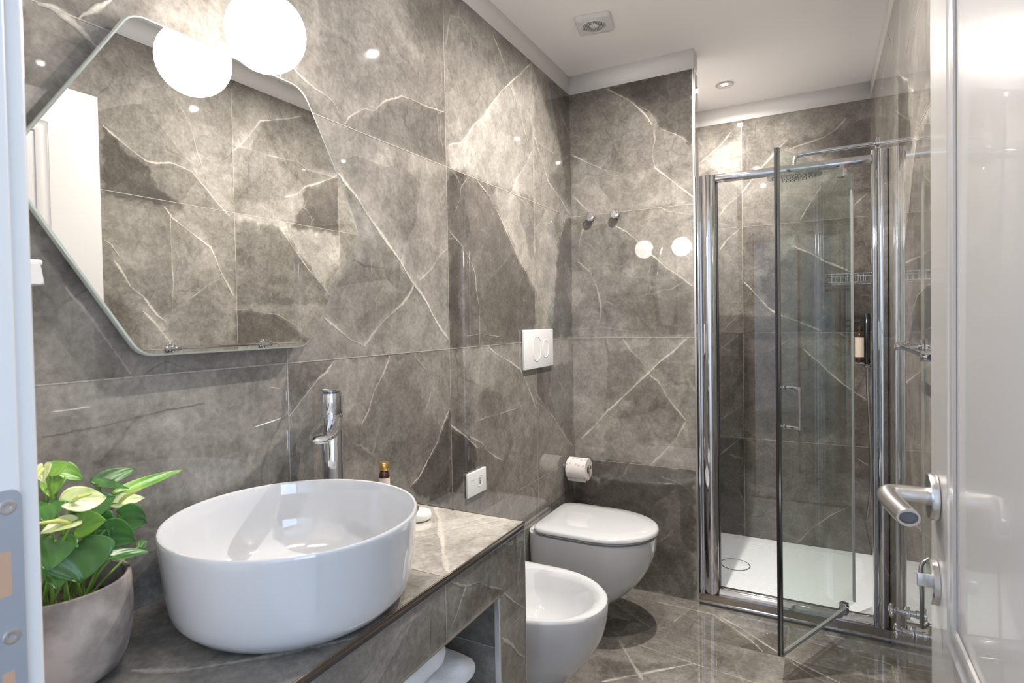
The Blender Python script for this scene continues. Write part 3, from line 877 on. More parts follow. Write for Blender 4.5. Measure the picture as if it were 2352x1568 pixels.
        me.vertices.foreach_set('co', V.astype(np.float32).ravel())
        me.loops.foreach_set('vertex_index', loops)
        me.polygons.foreach_set('loop_start', starts)
        me.materials.append(STONE)
        for m in extra_mats: me.materials.append(m)
        me.polygons.foreach_set('material_index', mi)
        me.update(calc_edges=True)
        for nm, arr in (('tone', T), ('vein', W), ('tid', I)):
            a = me.attributes.new(nm, 'FLOAT', 'POINT')
            a.data.foreach_set('value', arr.astype(np.float32))
        o = bpy.data.objects.new(name, me)
        link(o)
        if parent is not None:
            o.parent = parent
            me.transform(Matrix.Translation(-Vector(parent.location)))
        return o


ZT = 2.40                       # top of the tiling; white painted band above
Y_FR = -2.405                   # inner face of the wall with the door
ULY = [-2.403, -1.745, -1.087, -.429]
VL = [.6, 1.2, 1.8]
st = lambda o: tag(o, kind='structure')

e = MB(); e.box(-.12, -.002, Y_FR - .1, 1.0, 0, ZC, 2).box(-.002, 0, Y_FR, 0, ZT, ZC, 1)
st(Stone().region('L', ULY, VL, Y_FR, 0, 0, ZT, seed=1).build('wall_left', extra=e, extra_mats=(PAINT, DARKP)))
e = MB(); e.box(0, .594, .001, .10, 0, ZC, 1)
sb = Stone().region('B', [], VL, 0, .594, 0, ZT, seed=2)
e2 = MB(); e2.box(-.0, .594, .0, .002, ZT, ZC, 1)
e.v_ = 0
# polished end of the wall facing the shower opening
PLANES['E'] = ('x', .5945, 1)
sb.region('E', [], VL, .0, .10, 0, ZT, seed=4, veins=False)
e.add(e2.v, e2.f, 1)
st(sb.build('wall_back', extra=e, extra_mats=(PAINT,)))
e = MB(); e.box(.30, 1.45, .831, .93, 0, ZC, 1).box(.30, 1.322, .829, .831, ZT, ZC, 1)
PLANES['S'] = ('x', .42, 1)
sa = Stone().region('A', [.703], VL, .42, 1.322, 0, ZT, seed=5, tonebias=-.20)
sa.region('S', [], VL, .10, .829, 0, ZT, step=.02, seed=6, veins=False)
e.box(.30, .418, .10, .831, 0, ZC, 1)
st(sa.build('wall_rear', extra=e, extra_mats=(PAINT,)))
e = MB(); e.box(1.324, 1.44, Y_FR - .1, .93, 0, ZC, 1).box(1.322, 1.324, Y_FR, .829, ZT, ZC, 1)
st(Stone().region('R', [-2.24, -1.597, -.953, -.309, .35], VL, Y_FR, .829, 0, ZT, step=.008, seed=7, tonebias=.05)
   .build('wall_right', extra=e, extra_mats=(PAINT,)))
st(Stone().region('F', [.36, .96], [-2.1, -1.5, -.9, -.3, .3], 0, 1.322, Y_FR, .829, step=.008, seed=9, tonebias=-.02, grout=False).build('floor'))
# wall with the doorway
DX0, DX1, DZ = .445, 1.285, 2.12
m = MB()
m.box(-.12, DX0 - .03, Y_FR - .10, Y_FR, 0, ZC)
m.box(DX1 + .03, 1.44, Y_FR - .10, Y_FR, 0, ZC)
m.box(DX0 - .03, DX1 + .03, Y_FR - .10, Y_FR, DZ + .03, ZC)
st(m.build('wall_front', PAINT))
m = MB(); m.box(-.12, 1.44, -2.6, .93, ZC, ZC + .06)
st(m.build('ceiling', CEILP))
# hallway behind the camera
m = MB()
m.box(-1.3, -1.2, -4.3, -2.505, 0, 2.6).box(2.4, 2.5, -4.3, -4.15, 0, 2.6).box(2.4, 2.5, -2.65, -2.505, 0, 2.6).box(2.4, 2.5, -4.15, -2.65, 0, .75).box(2.4, 2.5, -4.15, -2.65, 2.15, 2.6)
m.box(-1.3, 2.5, -2.6, -2.505, 2.2, 2.6).box(-1.3, DX0 - .06, -2.56, -2.505, 0, 2.2).box(DX1 + .06, 2.5, -2.56, -2.505, 0, 2.2)
m.box(-1.3, 2.5, -4.3, -4.2, 0, .5).box(-1.3, 2.5, -4.3, -4.2, 2.2, 2.6).box(-1.3, -1.18, -4.3, -4.2, .5, 2.2).box(-.38, 2.5, -4.3, -4.2, .5, 2.2)
m.box(-1.3, 2.5, -4.3, -2.5, 2.6, 2.65)
st(m.build('wall_hall', PAINT))
m = MB(); m.box(-1.3, 2.5, -4.3, Y_FR, -.05, -.001)
st(m.build('floor_hall', mat('hall_floor_tile', (.35, .31, .27), .3)))
m = MB(); m.box(2.41, 2.45, -4.15, -2.65, .75, .80).box(2.41, 2.45, -4.15, -2.65, 2.10, 2.15).box(2.41, 2.45, -4.15, -4.10, .80, 2.10).box(2.41, 2.45, -2.70, -2.65, .80, 2.10).box(2.41, 2.45, -3.42, -3.38, .80, 2.10)
st(m.build('window_1', PAINT))
m = MB(); m.box(-1.18, -.38, -4.26, -4.22, .5, .55).box(-1.18, -.38, -4.26, -4.22, 2.15, 2.2).box(-1.18, -1.13, -4.26, -4.22, .55, 2.15).box(-.43, -.38, -4.26, -4.22, .55, 2.15)
st(m.build('window_2', PAINT))

# door frame: left jamb with the strike plate
m = MB()
m.box(DX0 - .05, DX0, -2.53, Y_FR - .013, 0, DZ, bev=.003)
m.box(DX0 - .07, DX0 - .008, Y_FR - .013, Y_FR + .004, 0, DZ, bev=.004)
m.box(DX1 + .03, DX1 + .06, -2.53, Y_FR + .002, 0, DZ, bev=.003)
m.box(DX0 - .05, DX1 + .06, -2.53, Y_FR - .01, DZ + .001, DZ + .05, bev=.003)
jamb = st(m.build('trim_1', JAMBM))
# strike plate on the jamb
sp = MB()
yc = -2.4300
zt, zb = 1.146, 0.93
poly = rounded([(yc - .0115, zb), (yc + .0115, zb), (yc + .0115, zt), (yc - .0115, zt)], .009, 6)
sp.prism(poly, 'x', DX0 - .001, DX0 + .0018)
plate = sp.build('strike_plate', STRIKE, jamb)
for zz in (1.131, 1.016): 
    k = MB(); k.lathe([(.0066, 0), (.0066, .0006), (.0052, .0010), (.0022, .0004), (.0016, .0002)], (DX0 + .0014, yc + .001, zz), 'x', 24)
    k.build('screw', STEEL, plate)
for z0, z1 in ((1.053, 1.092), (.94, .986)):
    k = MB(); k.box(DX0 + .0012, DX0 + .0021, yc - .007, yc + .0022, z0, z1, 0); k.build('latch_hole', BRASS, plate)

# ---------------------------------------------------------------- room door (opened against the right wall)
DXF = 1.235                     # face towards the room
y0, y1 = -2.395, -1.544
m = MB()
m.box(DXF, DXF + .045, y0, y1, .008, 2.105, bev=.003)
door = m.build('door_1', LACQ); st(door)


def moulding(ya, yb, za, zb, x, d=.0018, w=.040):
    k = MB()
    ring = []
    prof = [(0, 0), (.003, .004), (.007, d), (.016, d), (.021, .004), (w, .003), (w + .002, 0)]
    for i, (off, h) in enumerate(prof):
        a, b_, c, dd = ya + off, yb - off, za + off, zb - off
        ring.append([(x - h, a, c), (x - h, b_, c), (x - h, b_, dd), (x - h, a, dd)])
    k.rings(ring, 0, False, False)
    for s_ in range(len(k.sm)): k.sm[s_] = False
    return k


for za, zb_ in ((.832, 1.975), (.14, .70)):
    moulding(-2.285, -1.695, za, zb_, DXF - .0005).build('panel_moulding', LACQ, door)
# handle
hd = MB()
hy, hz = -1.598, 1.010
hd.lathe([(.0345, -.001), (.0345, -.009), (.0330, -.0115), (.016, -.0125)], (DXF, hy, hz), 'x', 40)
rose = hd.build('handle_rose', STEEL, door)
hd = MB()
path = [(DXF - .006, hy, hz), (DXF - .03, hy, hz), (DXF - .050, hy, hz), (DXF - .0605, hy - .004, hz), (DXF - .064, hy - .016, hz - .001),
        (DXF - .061, hy - .045, hz - .003), (DXF - .054, hy - .085, hz - .004), (DXF - .049, hy - .112, hz - .004)]
P = bez(path, 8)
RR = [.0150 for i in range(len(P))]
hd.tube(P[:-1], RR[:-1], 24, flat=.86, caps=False)
# flattened grip end with a hollow face
e0, e1 = P[-2], P[-1]
tt_ = (e1 - e0).normalized()
uu = Vector((0, 0, 1)).cross(tt_).normalized(); ww = tt_.cross(uu)
def er(c, r, f): return [c + uu * math.cos(2 * PI * j / 24) * r + ww * math.sin(2 * PI * j / 24) * r * f for j in range(24)]
hd.rings([er(e0, .0150, .86), er(e1, .0145, .84), er(e1, .0118, .72), er(e1 - tt_ * .007, .0105, .70)], 0, False, False)
lev = hd.build('door_handle', STEEL, door)
hd = MB(); hd.rings([er(e1 - tt_ * .0065, .0112, .71), er(e1 - tt_ * .008, .0108, .70)]); hd.build('grip_recess', mat('painted_recess_shade', (.16, .16, .19), .5), lev)  # dark cap paints the shade inside the hollow grip end
hd = MB()
hd.lathe([(.0335, -.001), (.0335, -.008), (.0315, -.0105), (.006, -.011)], (DXF, hy, .880), 'x', 40)
hd.box(DXF - .026, DXF - .008, hy - .002, hy + .002, .870, .890, bev=.0015)
hd.build('key_escutcheon', STEEL, door)
for zz in (.25, 1.05, 1.85):
    k = MB(); k.tube([(DXF + .053, -2.392, zz - .05), (DXF + .053, -2.392, zz + .05)], .0075, 16); k.build('hinge', STEEL, door)

# ---------------------------------------------------------------- ceiling things
for i, (x, y) in enumerate(SPOTS):
    t = empty('ceiling_spotlight', (x, y, ZC - .001))
    tag(t, ['small round recessed ceiling spotlight above the shower', 'middle recessed ceiling spotlight, mirrored on the tiles right of the globe lamp',
            'round recessed ceiling spotlight nearest the doorway'][i], 'ceiling light', 'recessed ceiling spotlights')
    k = MB(); k.lathe([(.028, -.001), (.0445, -.001), (.0445, -.005), (.040, -.0075), (.030, -.007), (.017, -.0025), (.0156, -.0015)], (x, y, ZC), 'z', 40, cap0=False, cap1=False)
    k.build('trim_ring', CHROME_B, t)
    k = MB(); k.lathe([(.0155, -.0012), (.0155, -.003), (.010, -.0045), (.001, -.005)], (x, y, ZC), 'z', 32)
    k.build('lens', SPOTM, t)

# extractor fan
fx, fy = .286, -.430
ang = math.radians(11)
t = empty('extractor_fan', (fx, fy, ZC - .001))
tag(t, 'square white plastic extractor fan with round louvred grille on ceiling', 'extractor fan')


def rotp(x, y): return fx + x * math.cos(ang) - y * math.sin(ang), fy + x * math.sin(ang) + y * math.cos(ang)


h = .071
poly = [rotp(*p) for p in rounded([(-h, -h), (h, -h), (h, h), (-h, h)], .008, 5)]
k = MB()
c0 = [rotp(.046 * math.cos(a), .046 * math.sin(a)) for a in np.linspace(0, 2 * PI, 60, endpoint=False)]
# plate with a real round opening: loft from the square border to the circle
sq = []
for a in np.linspace(0, 2 * PI, 60, endpoint=False):
    s_ = h / max(abs(math.cos(a)), abs(math.sin(a)))
    s_ = min(s_, h * 1.33)
    sq.append(rotp(s_ * math.cos(a), s_ * math.sin(a)))
k.rings([[(x, y, ZC - .001) for x, y in sq], [(x, y, ZC - .010) for x, y in sq],
         [(fx + (x - fx) * .94, fy + (y - fy) * .90, ZC - .016) for x, y in sq],
         [(x, y, ZC - .017) for x, y in c0], [(x, y, ZC - .003) for x, y in c0]], 0, True, False)
k.build('face_plate', PLASTIC, t)
k = MB(); k.lathe([(.0455, -.0015), (.0455, -.003), (.001, -.003)], (fx, fy, ZC), 'z', 40); k.build('fan_duct', mat('dark_duct', (.10, .10, .10), .6), t)
for i in range(15):
    yy = -.042 + i * .006
    hl = math.sqrt(max(0, .0455 ** 2 - yy ** 2))
    if hl < .005: continue
    a_, b_ = rotp(yy, -hl), rotp(yy, hl)
    k = MB()
    mx = rotp(yy + .004, 0)
    dx_, dy_ = (math.cos(ang) * .0022, math.sin(ang) * .0022)
    pts = [(a_, b_)]
    k.rings([[(a_[0] - dx_, a_[1] - dy_, ZC - .015), (a_[0] - dx_ * .3, a_[1] - dy_ * .3, ZC - .015), (a_[0] + dx_, a_[1] + dy_, ZC - .007), (a_[0] + dx_ * .3, a_[1] + dy_ * .3, ZC - .007)],
             [(b_[0] - dx_, b_[1] - dy_, ZC - .015), (b_[0] - dx_ * .3, b_[1] - dy_ * .3, ZC - .015), (b_[0] + dx_, b_[1] + dy_, ZC - .007), (b_[0] + dx_ * .3, b_[1] + dy_ * .3, ZC - .007)]])
    k.build('louvre', PLASTIC, t)
k = MB(); k.lathe([(.046, -.016), (.0475, -.0185), (.0495, -.0185), (.0505, -.0165)], (fx, fy, ZC), 'z', 60, cap0=False, cap1=False)
k.lathe([(.016, -.006), (.016, -.016), (.012, -.018)], (fx, fy, ZC), 'z', 24)
k.build('grille_ring', PLASTIC, t)

# globe wall lamp above the mirror
gx, gy, gz, gr = .147, -1.900, 1.847, .0725
t = empty('wall_globe_lamp', (0, gy, gz))
tag(t, 'lit white opal glass globe wall lamp above hexagonal mirror', 'wall lamp')
k = MB()
prof = []
for i in range(33):
    a = PI * i / 32
    r = gr * math.sin(a)
    h_ = -gr * math.cos(a)
    if h_ > gr * .93: continue
    prof.append((max(r, .0005), h_))
k.lathe(prof + [(.020, gr * .985)] if False else prof, (gx, gy, gz), 'z', 56)
k.build('globe', GLOBEM, t)
zw = gz + gr + .12
k = MB(); k.lathe([(.045, .001), (.045, .018), (.041, .022), (.009, .024)], (0, gy, zw), 'x', 48)
k.tube(bez([(.020, gy, zw), (gx * .6, gy, zw), (gx - .012, gy, zw - .008), (gx, gy, zw - .03), (gx, gy, gz + gr)], 8), .008, 14)
k.lathe([(.008, gr * .99 + .012), (.027, gr * .99 + .010), (.029, gr * .93 - .002)], (gx, gy, gz), 'z', 32)
k.build('wall_base', CHROME_B, t)

# ---------------------------------------------------------------- mirror
t = empty('hexagonal_mirror', (0, -1.90, 1.53))
tag(t, 'large frameless hexagonal mirror with rounded corners above the basin', 'mirror')
hexa = [(-1.528, 1.522), (-1.716, 1.236), (-2.086, 1.236), (-2.274, 1.53), (-2.086, 1.834), (-1.712, 1.834)]
rad = [.03, .045, .045, .03, .045, .06]
o1 = rounded(hexa, rad, 10)
cy_, cz_ = -1.90, 1.53


def inset(poly, d):
    out = []
    for (y, z) in poly:
        v = Vector((y - cy_, z - cz_)); l = v.length
        v *= (l - d) / l
        out.append((cy_ + v.x, cz_ + v.y))
    return out


k = MB()
i1 = inset(o1, .0045)
k.rings([[(.035, y, z) for y, z in i1]], 0, False, False)
k.add([(.0352, y, z) for y, z in i1], [tuple(range(len(i1)))], 0, False)
k.build('mirror_glass', MIRR, t, fix=False)
k = MB()
k.rings([[(.0240, y, z) for y, z in i1], [(.0240, y, z) for y, z in o1], [(.0330, y, z) for y, z in o1], [(.0350, y, z) for y, z in inset(o1, .0015)],
         [(.0354, y, z) for y, z in i1]], 0, False, False)
k.build('mirror_rim', MEDGE, t)
k = MB()
bk = inset(o1, .03)
k.prism(bk, 'x', .001, .0240)
k.build('backing_board', DARKP, t)

# ---------------------------------------------------------------- vanity
t = empty('tiled_vanity_counter', (.2, -1.9, 0))
tag(t, 'marble tiled built-in vanity counter with open towel niche and steel edging', 'vanity counter')
CX, CY, CZ = .424, -1.393, .785
NY, NZ = -1.525, .652
UC = [-1.737, -2.34]
s_ = Stone().region('C', [], UC, .0015, CX, Y_FR + .002, CY, CZ, seed=13) if False else None
PLANES['C'] = ('z', CZ, 1)
sc_ = Stone().region('C', [], UC, .0015, CX, Y_FR + .002, CY, step=.006, seed=13, tonebias=.12)
e = MB(); e.box(.0015, CX - .003, Y_FR + .002, CY - .001, CZ - .018, CZ - .0008, 1)
sc_.build('worktop', t, e, (STONE,))
sf = Stone().region('P', UC, [.2], Y_FR + .002, CY - .002, NZ, CZ - .016, seed=14)
sf.region('P', [], [.2], NY + .002, CY - .002, 0, NZ, seed=14)
PLANES['Q'] = ('y', NY, -1)      # inner side of the niche, facing the doorway
PLANES['Z'] = ('y', CY, 1)       # end panel facing the bidet
sf.region('Q', [.2], [.53], .05, CX - .012, .30, NZ, step=.03, seed=15, veins=False, tonebias=-.05)
sf.region('Z', [], [.2], .0015, CX - .002, 0, CZ - .018, step=.03, seed=16, veins=False)
PLANES['W'] = ('z', .30, 1)
sf.region('W', [.2], [], .05, CX - .002, Y_FR + .002, NY, step=.03, seed=17, veins=False)
PLANES['V'] = ('x', .05, 1)
sf.region('V', [-1.9], [.5], Y_FR + .002, NY, .30, NZ, step=.03, seed=18, veins=False)
e = MB()
e.box(.0015, CX - .002, Y_FR + .003, CY - .002, NZ + .0, CZ - .019, 1)
e.box(.0015, CX - .002, NY + .001, CY - .002, 0, NZ, 1)
e.box(.0015, .049, Y_FR + .003, NY, 0, NZ, 1)
e.box(.0015, CX - .002, Y_FR + .003, NY, 0, .299, 1)
sf.build('tiled_front', t, e, (mat('niche_dark_tile', (.10, .09, .082), .12),))
k = MB()
k.box(CX - .001, CX + .002, Y_FR + .002, CY + .002, CZ - .008, CZ + .001, bev=.0006)
k.box(.0015, CX + .002, CY - .001, CY + .002, CZ - .008, CZ + .001, bev=.0006)
k.build('steel_edge_trim', mat('bronzed_steel_trim', (.34, .29, .26), .2, 1.), t)
k = MB(); k.box(CX - .001, CX + .0016, Y_FR + .002, CY, CZ - .0172, CZ - .0152); k.build('steel_edge_trim', CHROME_B, t)
k = MB()
k.box(CX - .012, CX - .0005, Y_FR + .002, CY, CZ - .0152, CZ - .008)
k.build('shadow_gap', DARKP, t)  # solid dark strip; its colour paints the shade below the edge trim
k = MB()
k.box(CX - .001, CX + .0015, Y_FR + .002, NY + .002, NZ - .001, NZ + .0025)
k.box(CX - .011, CX, Y_FR + .002, NY + .002, NZ - .0015, NZ)
k.build('steel_niche_trim', CHROME_B, t)
k = MB()
k.box(CX - .001, CX + .0015, NY - .001, NY + .0022, .30, NZ)
k.box(CX - .012, CX, NY - .0018, NY, .30, NZ)
k.build('steel_niche_trim', mat('steel_painted_window_glint', (.88, .89, .92), .3, 1.), t)  # lighter steel colour on the upright strip paints the window's reflection
k = MB()
k.box(CX - .001, CX + .0015, CY - .0028, CY + .0005, .0, CZ - .016)
k.build('steel_corner_trim', CHROME_B, t)

# ---------------------------------------------------------------- basin
bx, by, ba, bb = .2391, -1.9386, .2167, .2224   # ba along y, bb along x
ZB = CZ + .0012
H = .9494 - ZB
t = empty('washbasin', (bx, by, ZB))
tag(t, 'round white ceramic vessel washbasin on marble counter under mirror', 'washbasin')
po = [(.50, 0), (.74, .0), (.775, .0015), (.825, .008), (.885, .021), (.915, .031), (.935, .048), (.950, .075), (.972, .115), (.985, .145), (.992, H - .006), (.990, H - .002), (.982, H)]
pi_ = [(.968, H - .001), (.960, H - .005), (.945, H - .03), (.92, .09), (.87, .055), (.76, .032), (.55, .020), (.25, .014), (.10, .012)]
k = MB()
k.lathe(po + pi_, (bx, by, ZB), 'z', 96, sx=bb, sy=ba)
k.build('bowl', PORC, t)
k = MB(); k.lathe([(.031, .0125), (.031, .016), (.027, .019), (.002, .021)], (bx, by, ZB), 'z', 40); k.build('drain_cap', CHROME, t)

# tall basin mixer
tx, ty = .062, -1.672
t = empty('tall_basin_tap', (tx, ty, ZB))
tag(t, 'tall chrome single-lever basin mixer tap behind white washbasin', 'tap')
dv = Vector((bx - tx, by - ty, 0)).normalized()
dn = Vector((-dv.y, dv.x, 0))


def T(a, b_, z): return (tx + dv.x * a + dn.x * b_, ty + dv.y * a + dn.y * b_, z)


k = MB(); k.lathe([(.029, 0), (.029, .004), (.0255, .007), (.0248, .02), (.0248, .285), (.0240, .288)], (tx, ty, ZB), 'z', 48); k.build('body', CHROME, t)
k = MB()
R = []
for i, (a, hh, w, zc) in enumerate([(-.025, .017, .018, .270), (0, .024, .0255, .268), (.03, .0205, .028, .266), (.065, .015, .0295, .261), (.100, .010, .0285, .256), (.122, .007, .023, .254), (.130, .002, .014, .253)]):
    ring = []
    for j in range(24):
        th = 2 * PI * j / 24
        c_, s_ = math.cos(th), math.sin(th)
        ring.append(T(a, w * math.copysign(abs(c_) ** .7, c_), ZB + zc + hh * math.copysign(abs(s_) ** .8, s_)))
    R.append(ring)
k.rings(R)
k.build('spout', CHROME, t)
k = MB(); c_ = T(.103, 0, ZB + .2450); k.lathe([(.0170, .003), (.0170, -.001), (.0145, -.002)], c_, 'z', 24); k.build('aerator', PLASTIC, t)
k = MB(); k.lathe([(.0230, .288), (.0245, .292), (.0245, .331), (.0235, .339), (.018, .343)], (tx, ty, ZB), 'z', 48); k.build('cartridge_cap', CHROME, t)
k = MB()
R = []
for a, w, z_, th_ in [(-.024, .012, .341, .004), (-.014, .021, .342, .005), (.005, .024, .345, .0055), (.028, .021, .348, .0045), (.050, .016, .352, .0035), (.062, .011, .354, .0025), (.066, .006, .355, .0015)]:
    R.append([T(a, w * math.cos(2 * PI * j / 20), ZB + z_ + th_ * math.sin(2 * PI * j / 20)) for j in range(20)])
k.rings(R)
k.build('lever', CHROME, t)

# little bottle behind the basin
px_, py_ = .075, -1.508
t = empty('small_amber_bottle', (px_, py_, ZB))
tag(t, 'small dark amber bottle with gold cap behind the washbasin', 'bottle')
k = MB(); k.lathe([(.0125, 0), (.0138, .002), (.0138, .106), (.0125, .112), (.0105, .115), (.0105, .120)], (px_, py_, ZB), 'z', 32); k.build('bottle_body', AMBER, t)
k = MB(); k.lathe([(.0142, .025), (.0142, .100)], (px_, py_, ZB), 'z', 32, cap0=False, cap1=False); k.build('paper_label', LABELM, t)
k = MB(); k.lathe([(.0118, .119), (.0125, .1205), (.0125, .133), (.0118, .1345), (.0118, .136), (.0123, .137), (.0115, .140)], (px_, py_, ZB), 'z', 28)
k.build('cap', GOLD, t)

# round plaster dish
qx, qy = .170, -1.492
t = empty('round_plaster_medallion', (qx, qy, ZB))
tag(t, 'small round off-white plaster disc with dark brown cord, right of basin', 'ornament')
k = MB(); k.lathe([(.030, 0), (.0335, .003), (.0345, .012), (.032, .0185), (.027, .020), (.001, .0195)], (qx, qy, ZB), 'z', 40); k.build('disc', GYPS, t)
k = MB(); k.tube(bez([(qx - .016, qy - .004, ZB + .021), (qx - .011, qy + .010, ZB + .024), (qx - .002, qy + .006, ZB + .030), (qx + .004, qy - .008, ZB + .024), (qx - .006, qy - .012, ZB + .022)], 8), .0019, 8); k.build('cord', CORDM, t)

# ---------------------------------------------------------------- towels in the niche
def towel(name, x0, x1, y0, y1, z0, z1, label, fold=.012, seed=1):
    """folded towel: rounded front fold with soft bulges"""
    r = random.Random(seed)
    k = MB()
    nx, n = 26, 40
    R = []
    for i in range(nx + 1):
        y = y0 + (y1 - y0) * i / nx
        endr = min(i, nx - i) / 3.
        sh = math.sin(min(1, endr) * PI / 2) * .5 + .5 if endr < 1 else 1
        ring = []
        for j in range(n):
            a = 2 * PI * j / n
            c_, s_ = math.cos(a), math.sin(a)
            ex = math.copysign(abs(c_) ** .55, c_); ez = math.copysign(abs(s_) ** .6, s_)
            wob = .003 * math.sin(y * 40 + seed) + .002 * math.sin(y * 91 + a * 3 + seed) + r.uniform(-.0012, .0012)
            X = (x0 + x1) / 2 + (x1 - x0) / 2 * ex * (.9 + .1 * sh) + wob * max(c_, 0)
            Z = (z0 + z1) / 2 + (z1 - z0) / 2 * ez * sh + (wob * .9 if s_ > 0 else 0)
            Z = max(Z, z0)
            ring.append((X, y, Z))
        R.append(ring)
    k.rings(R)
    o = k.build(name, TOWEL)
    md = o.modifiers.new('sub', 'SUBSURF'); md.levels = 1; md.render_levels = 2
    tx_ = bpy.data.textures.new('terry_folds', 'CLOUDS'); tx_.noise_scale = .06; tx_.noise_depth = 3
    dm = o.modifiers.new('folds', 'DISPLACE'); dm.texture = tx_; dm.strength = .010; dm.mid_level = .75
    tag(o, label, 'towel', 'white towels in the vanity niche')
    return o


towel('folded_towel', .10, .385, -2.05, -1.545, .302, .383, 'lowest folded white towel in the vanity niche', seed=2)
towel('folded_towel', .11, .400, -2.05, -1.548, .390, .468, 'middle folded white towel in the vanity niche stack', seed=5)
towel('folded_towel', .12, .395, -2.06, -1.565, .475, .545, 'upper folded white towel in the vanity niche stack', seed=9)
# rolled towel on top
k = MB()
R = []
cy0, cz0 = .33, .607
for i in range(22):
    y = -2.10 + (.435) * i / 21
    er = min(i, 21 - i) / 2.
    rr_ = .040 * (.72 + .28 * min(1, er) ** .5)
    R.append([(.345 + rr_ * math.cos(2 * PI * j / 28) * 1.05 + .002 * math.sin(y * 70 + j), y,  .5925 + rr_ * math.sin(2 * PI * j / 28) + .0015 * math.sin(y * 50 + j * 2)) for j in range(28)])
k.rings(R)
o = k.build('rolled_towel', TOWEL)
md = o.modifiers.new('sub', 'SUBSURF'); md.render_levels = 1
tag(o, 'rolled white towel lying on top of the folded towels in the niche', 'towel')
# ---------------------------------------------------------------- toilet and bidet
def bowl_outline(L, W, n=48, sq_=6.):
    """plan outline (x outwards from the wall, y sideways), egg shape starting at the back"""
    pts = []
    Lc = L * .50
    for i in range(n):
        a = 2 * PI * i / n
        c_, s_ = math.cos(a), math.sin(a)
        if c_ >= 0: x = Lc + (L - Lc) * math.copysign(abs(c_) ** (2 / 2.05), c_); y = W / 2 * math.copysign(abs(s_) ** (2 / 2.05), s_)
        else:
            x = Lc - Lc * abs(c_) ** (2 / sq_); y = W / 2 * math.copysign(abs(s_) ** (2 / sq_), s_) * (1 - .10 * abs(c_) ** 1.5)
        pts.append((x, y))
    return pts


def wc_body(yc, zt, L, W, zb):
    """outer shell: wide rim tapering down and back to the wall"""
    R = []
    N_ = 14
    for i in range(N_ + 1):
        f = i / N_                                 # 0 bottom .. 1 top
        z = zb + (zt - zb) * f
        g = math.sin(min(1, (f * 1.0 + .02)) * PI / 2) ** .62
        l = L * (.40 + .60 * g)
        w = W * (.52 + .48 * g ** .9)
        R.append([(max(.001, x), yc + y, z) for x, y in bowl_outline(l, w)])
    return R


wy, wz = -.405, .416
t = empty('wall_hung_toilet', (0, wy, 0))
tag(t, 'white wall-hung toilet with closed lid in the corner under flush plate', 'toilet')
k = MB()
R = wc_body(wy, wz, .505, .375, .085)
k.rings(R)
k.build('bowl', PORC, t)


def lid_rings(L, W, yc, x0, z0, h, slope=.0):
    R = []
    for ins, hh in ((.004, 0), (0, .003), (0, h * .55), (.004, h * .85), (.012, h), (.06, h + .004)):
        pts = []
        for x, y in bowl_outline(L, W, 96, 12.):
            cx_ = L * .5
            sx_ = (L / 2 - ins) / (L / 2); sy_ = (W / 2 - ins) / (W / 2)
            pts.append((x0 + cx_ + (x - cx_) * sx_, yc + y * sy_, z0 + hh))
        R.append(pts)
    return R


k = MB(); k.rings(lid_rings(.445, .352, wy, .050, wz + .001, .009)); k.build('seat_ring', PLASTIC, t)
k = MB(); k.rings(lid_rings(.476, .382, wy, .036, wz + .0145, .021)); k.build('lid', PORC, t)
k = MB(); k.box(.02, .062, wy - .14, wy + .14, wz - .004, wz + .010, bev=.004); k.build('hinge_block', PLASTIC, t)

by_, bz_ = -1.035, .430
t = empty('wall_hung_bidet', (0, by_, 0))
tag(t, 'white wall-hung bidet between vanity counter and toilet', 'bidet')
k = MB()
L_, W_ = .510, .385
R = wc_body(by_, bz_ - .012, L_, W_, .085)
for ins, hh in ((0.002, -.004), (.008, 0), (.022, .001), (.036, -.004), (.046, -.020), (.060, -.06), (.085, -.11), (.13, -.14), (.17, -.148)):
    pts = []
    for x, y in bowl_outline(L_, W_):
        x0 = L_ * .5 + (.06 if ins > .03 else .06 * ins / .03)
        lx = (L_ / 2 - ins - (.06 if ins > .03 else .06 * ins / .03)) / (L_ / 2)
        pts.append((x0 - 0 + (x - L_ * .5) * lx, by_ + y * (W_ / 2 - ins) / (W_ / 2), bz_ + hh))
    R.append(pts)
k.rings(R)
k.build('bowl', PORC, t)
k = MB()
k.lathe([(.024, 0), (.024, .006), (.019, .012), (.018, .07), (.014, .08)], (.075, by_, bz_), 'z', 32)
k.tube(bez([(.078, by_, bz_ + .045), (.12, by_, bz_ + .062), (.165, by_, bz_ + .050)], 8), [.012] * 17, 16)
k.build('tap', CHROME, t)
k = MB(); k.tube([(.075, by_, bz_ + .081), (.085, by_, bz_ + .092), (.13, by_, bz_ + .105)], [.012, .009, .005], 14); k.build('tap_lever', CHROME, t)

# flush plate
t = empty('flush_plate', (0, -.418, 1.168))
tag(t, 'white rectangular dual flush plate on left wall above toilet', 'flush plate')
k = MB(); k.box(.0010, .013, -.563, -.273, 1.084, 1.251, bev=.003); k.build('cover_plate', PLASTIC, t)


def oval(yc, zc, ry, rz, x, h_=.0022):
    k = MB()
    R = []
    for ins, hh in ((0, 0), (0, h_ * .3), (.0022, h_), (.0042, h_), (.0055, h_ * .35), (.012, h_ * .35)):
        R.append([(x + hh, yc + (ry - ins) * math.cos(a), zc + (rz - ry) * math.copysign(1, math.sin(a)) * (abs(math.sin(a)) > 1e-6) + (ry - ins) * math.sin(a)) for a in np.linspace(.0001, 2 * PI + .0001, 48, endpoint=False)])
    k.rings(R)
    return k


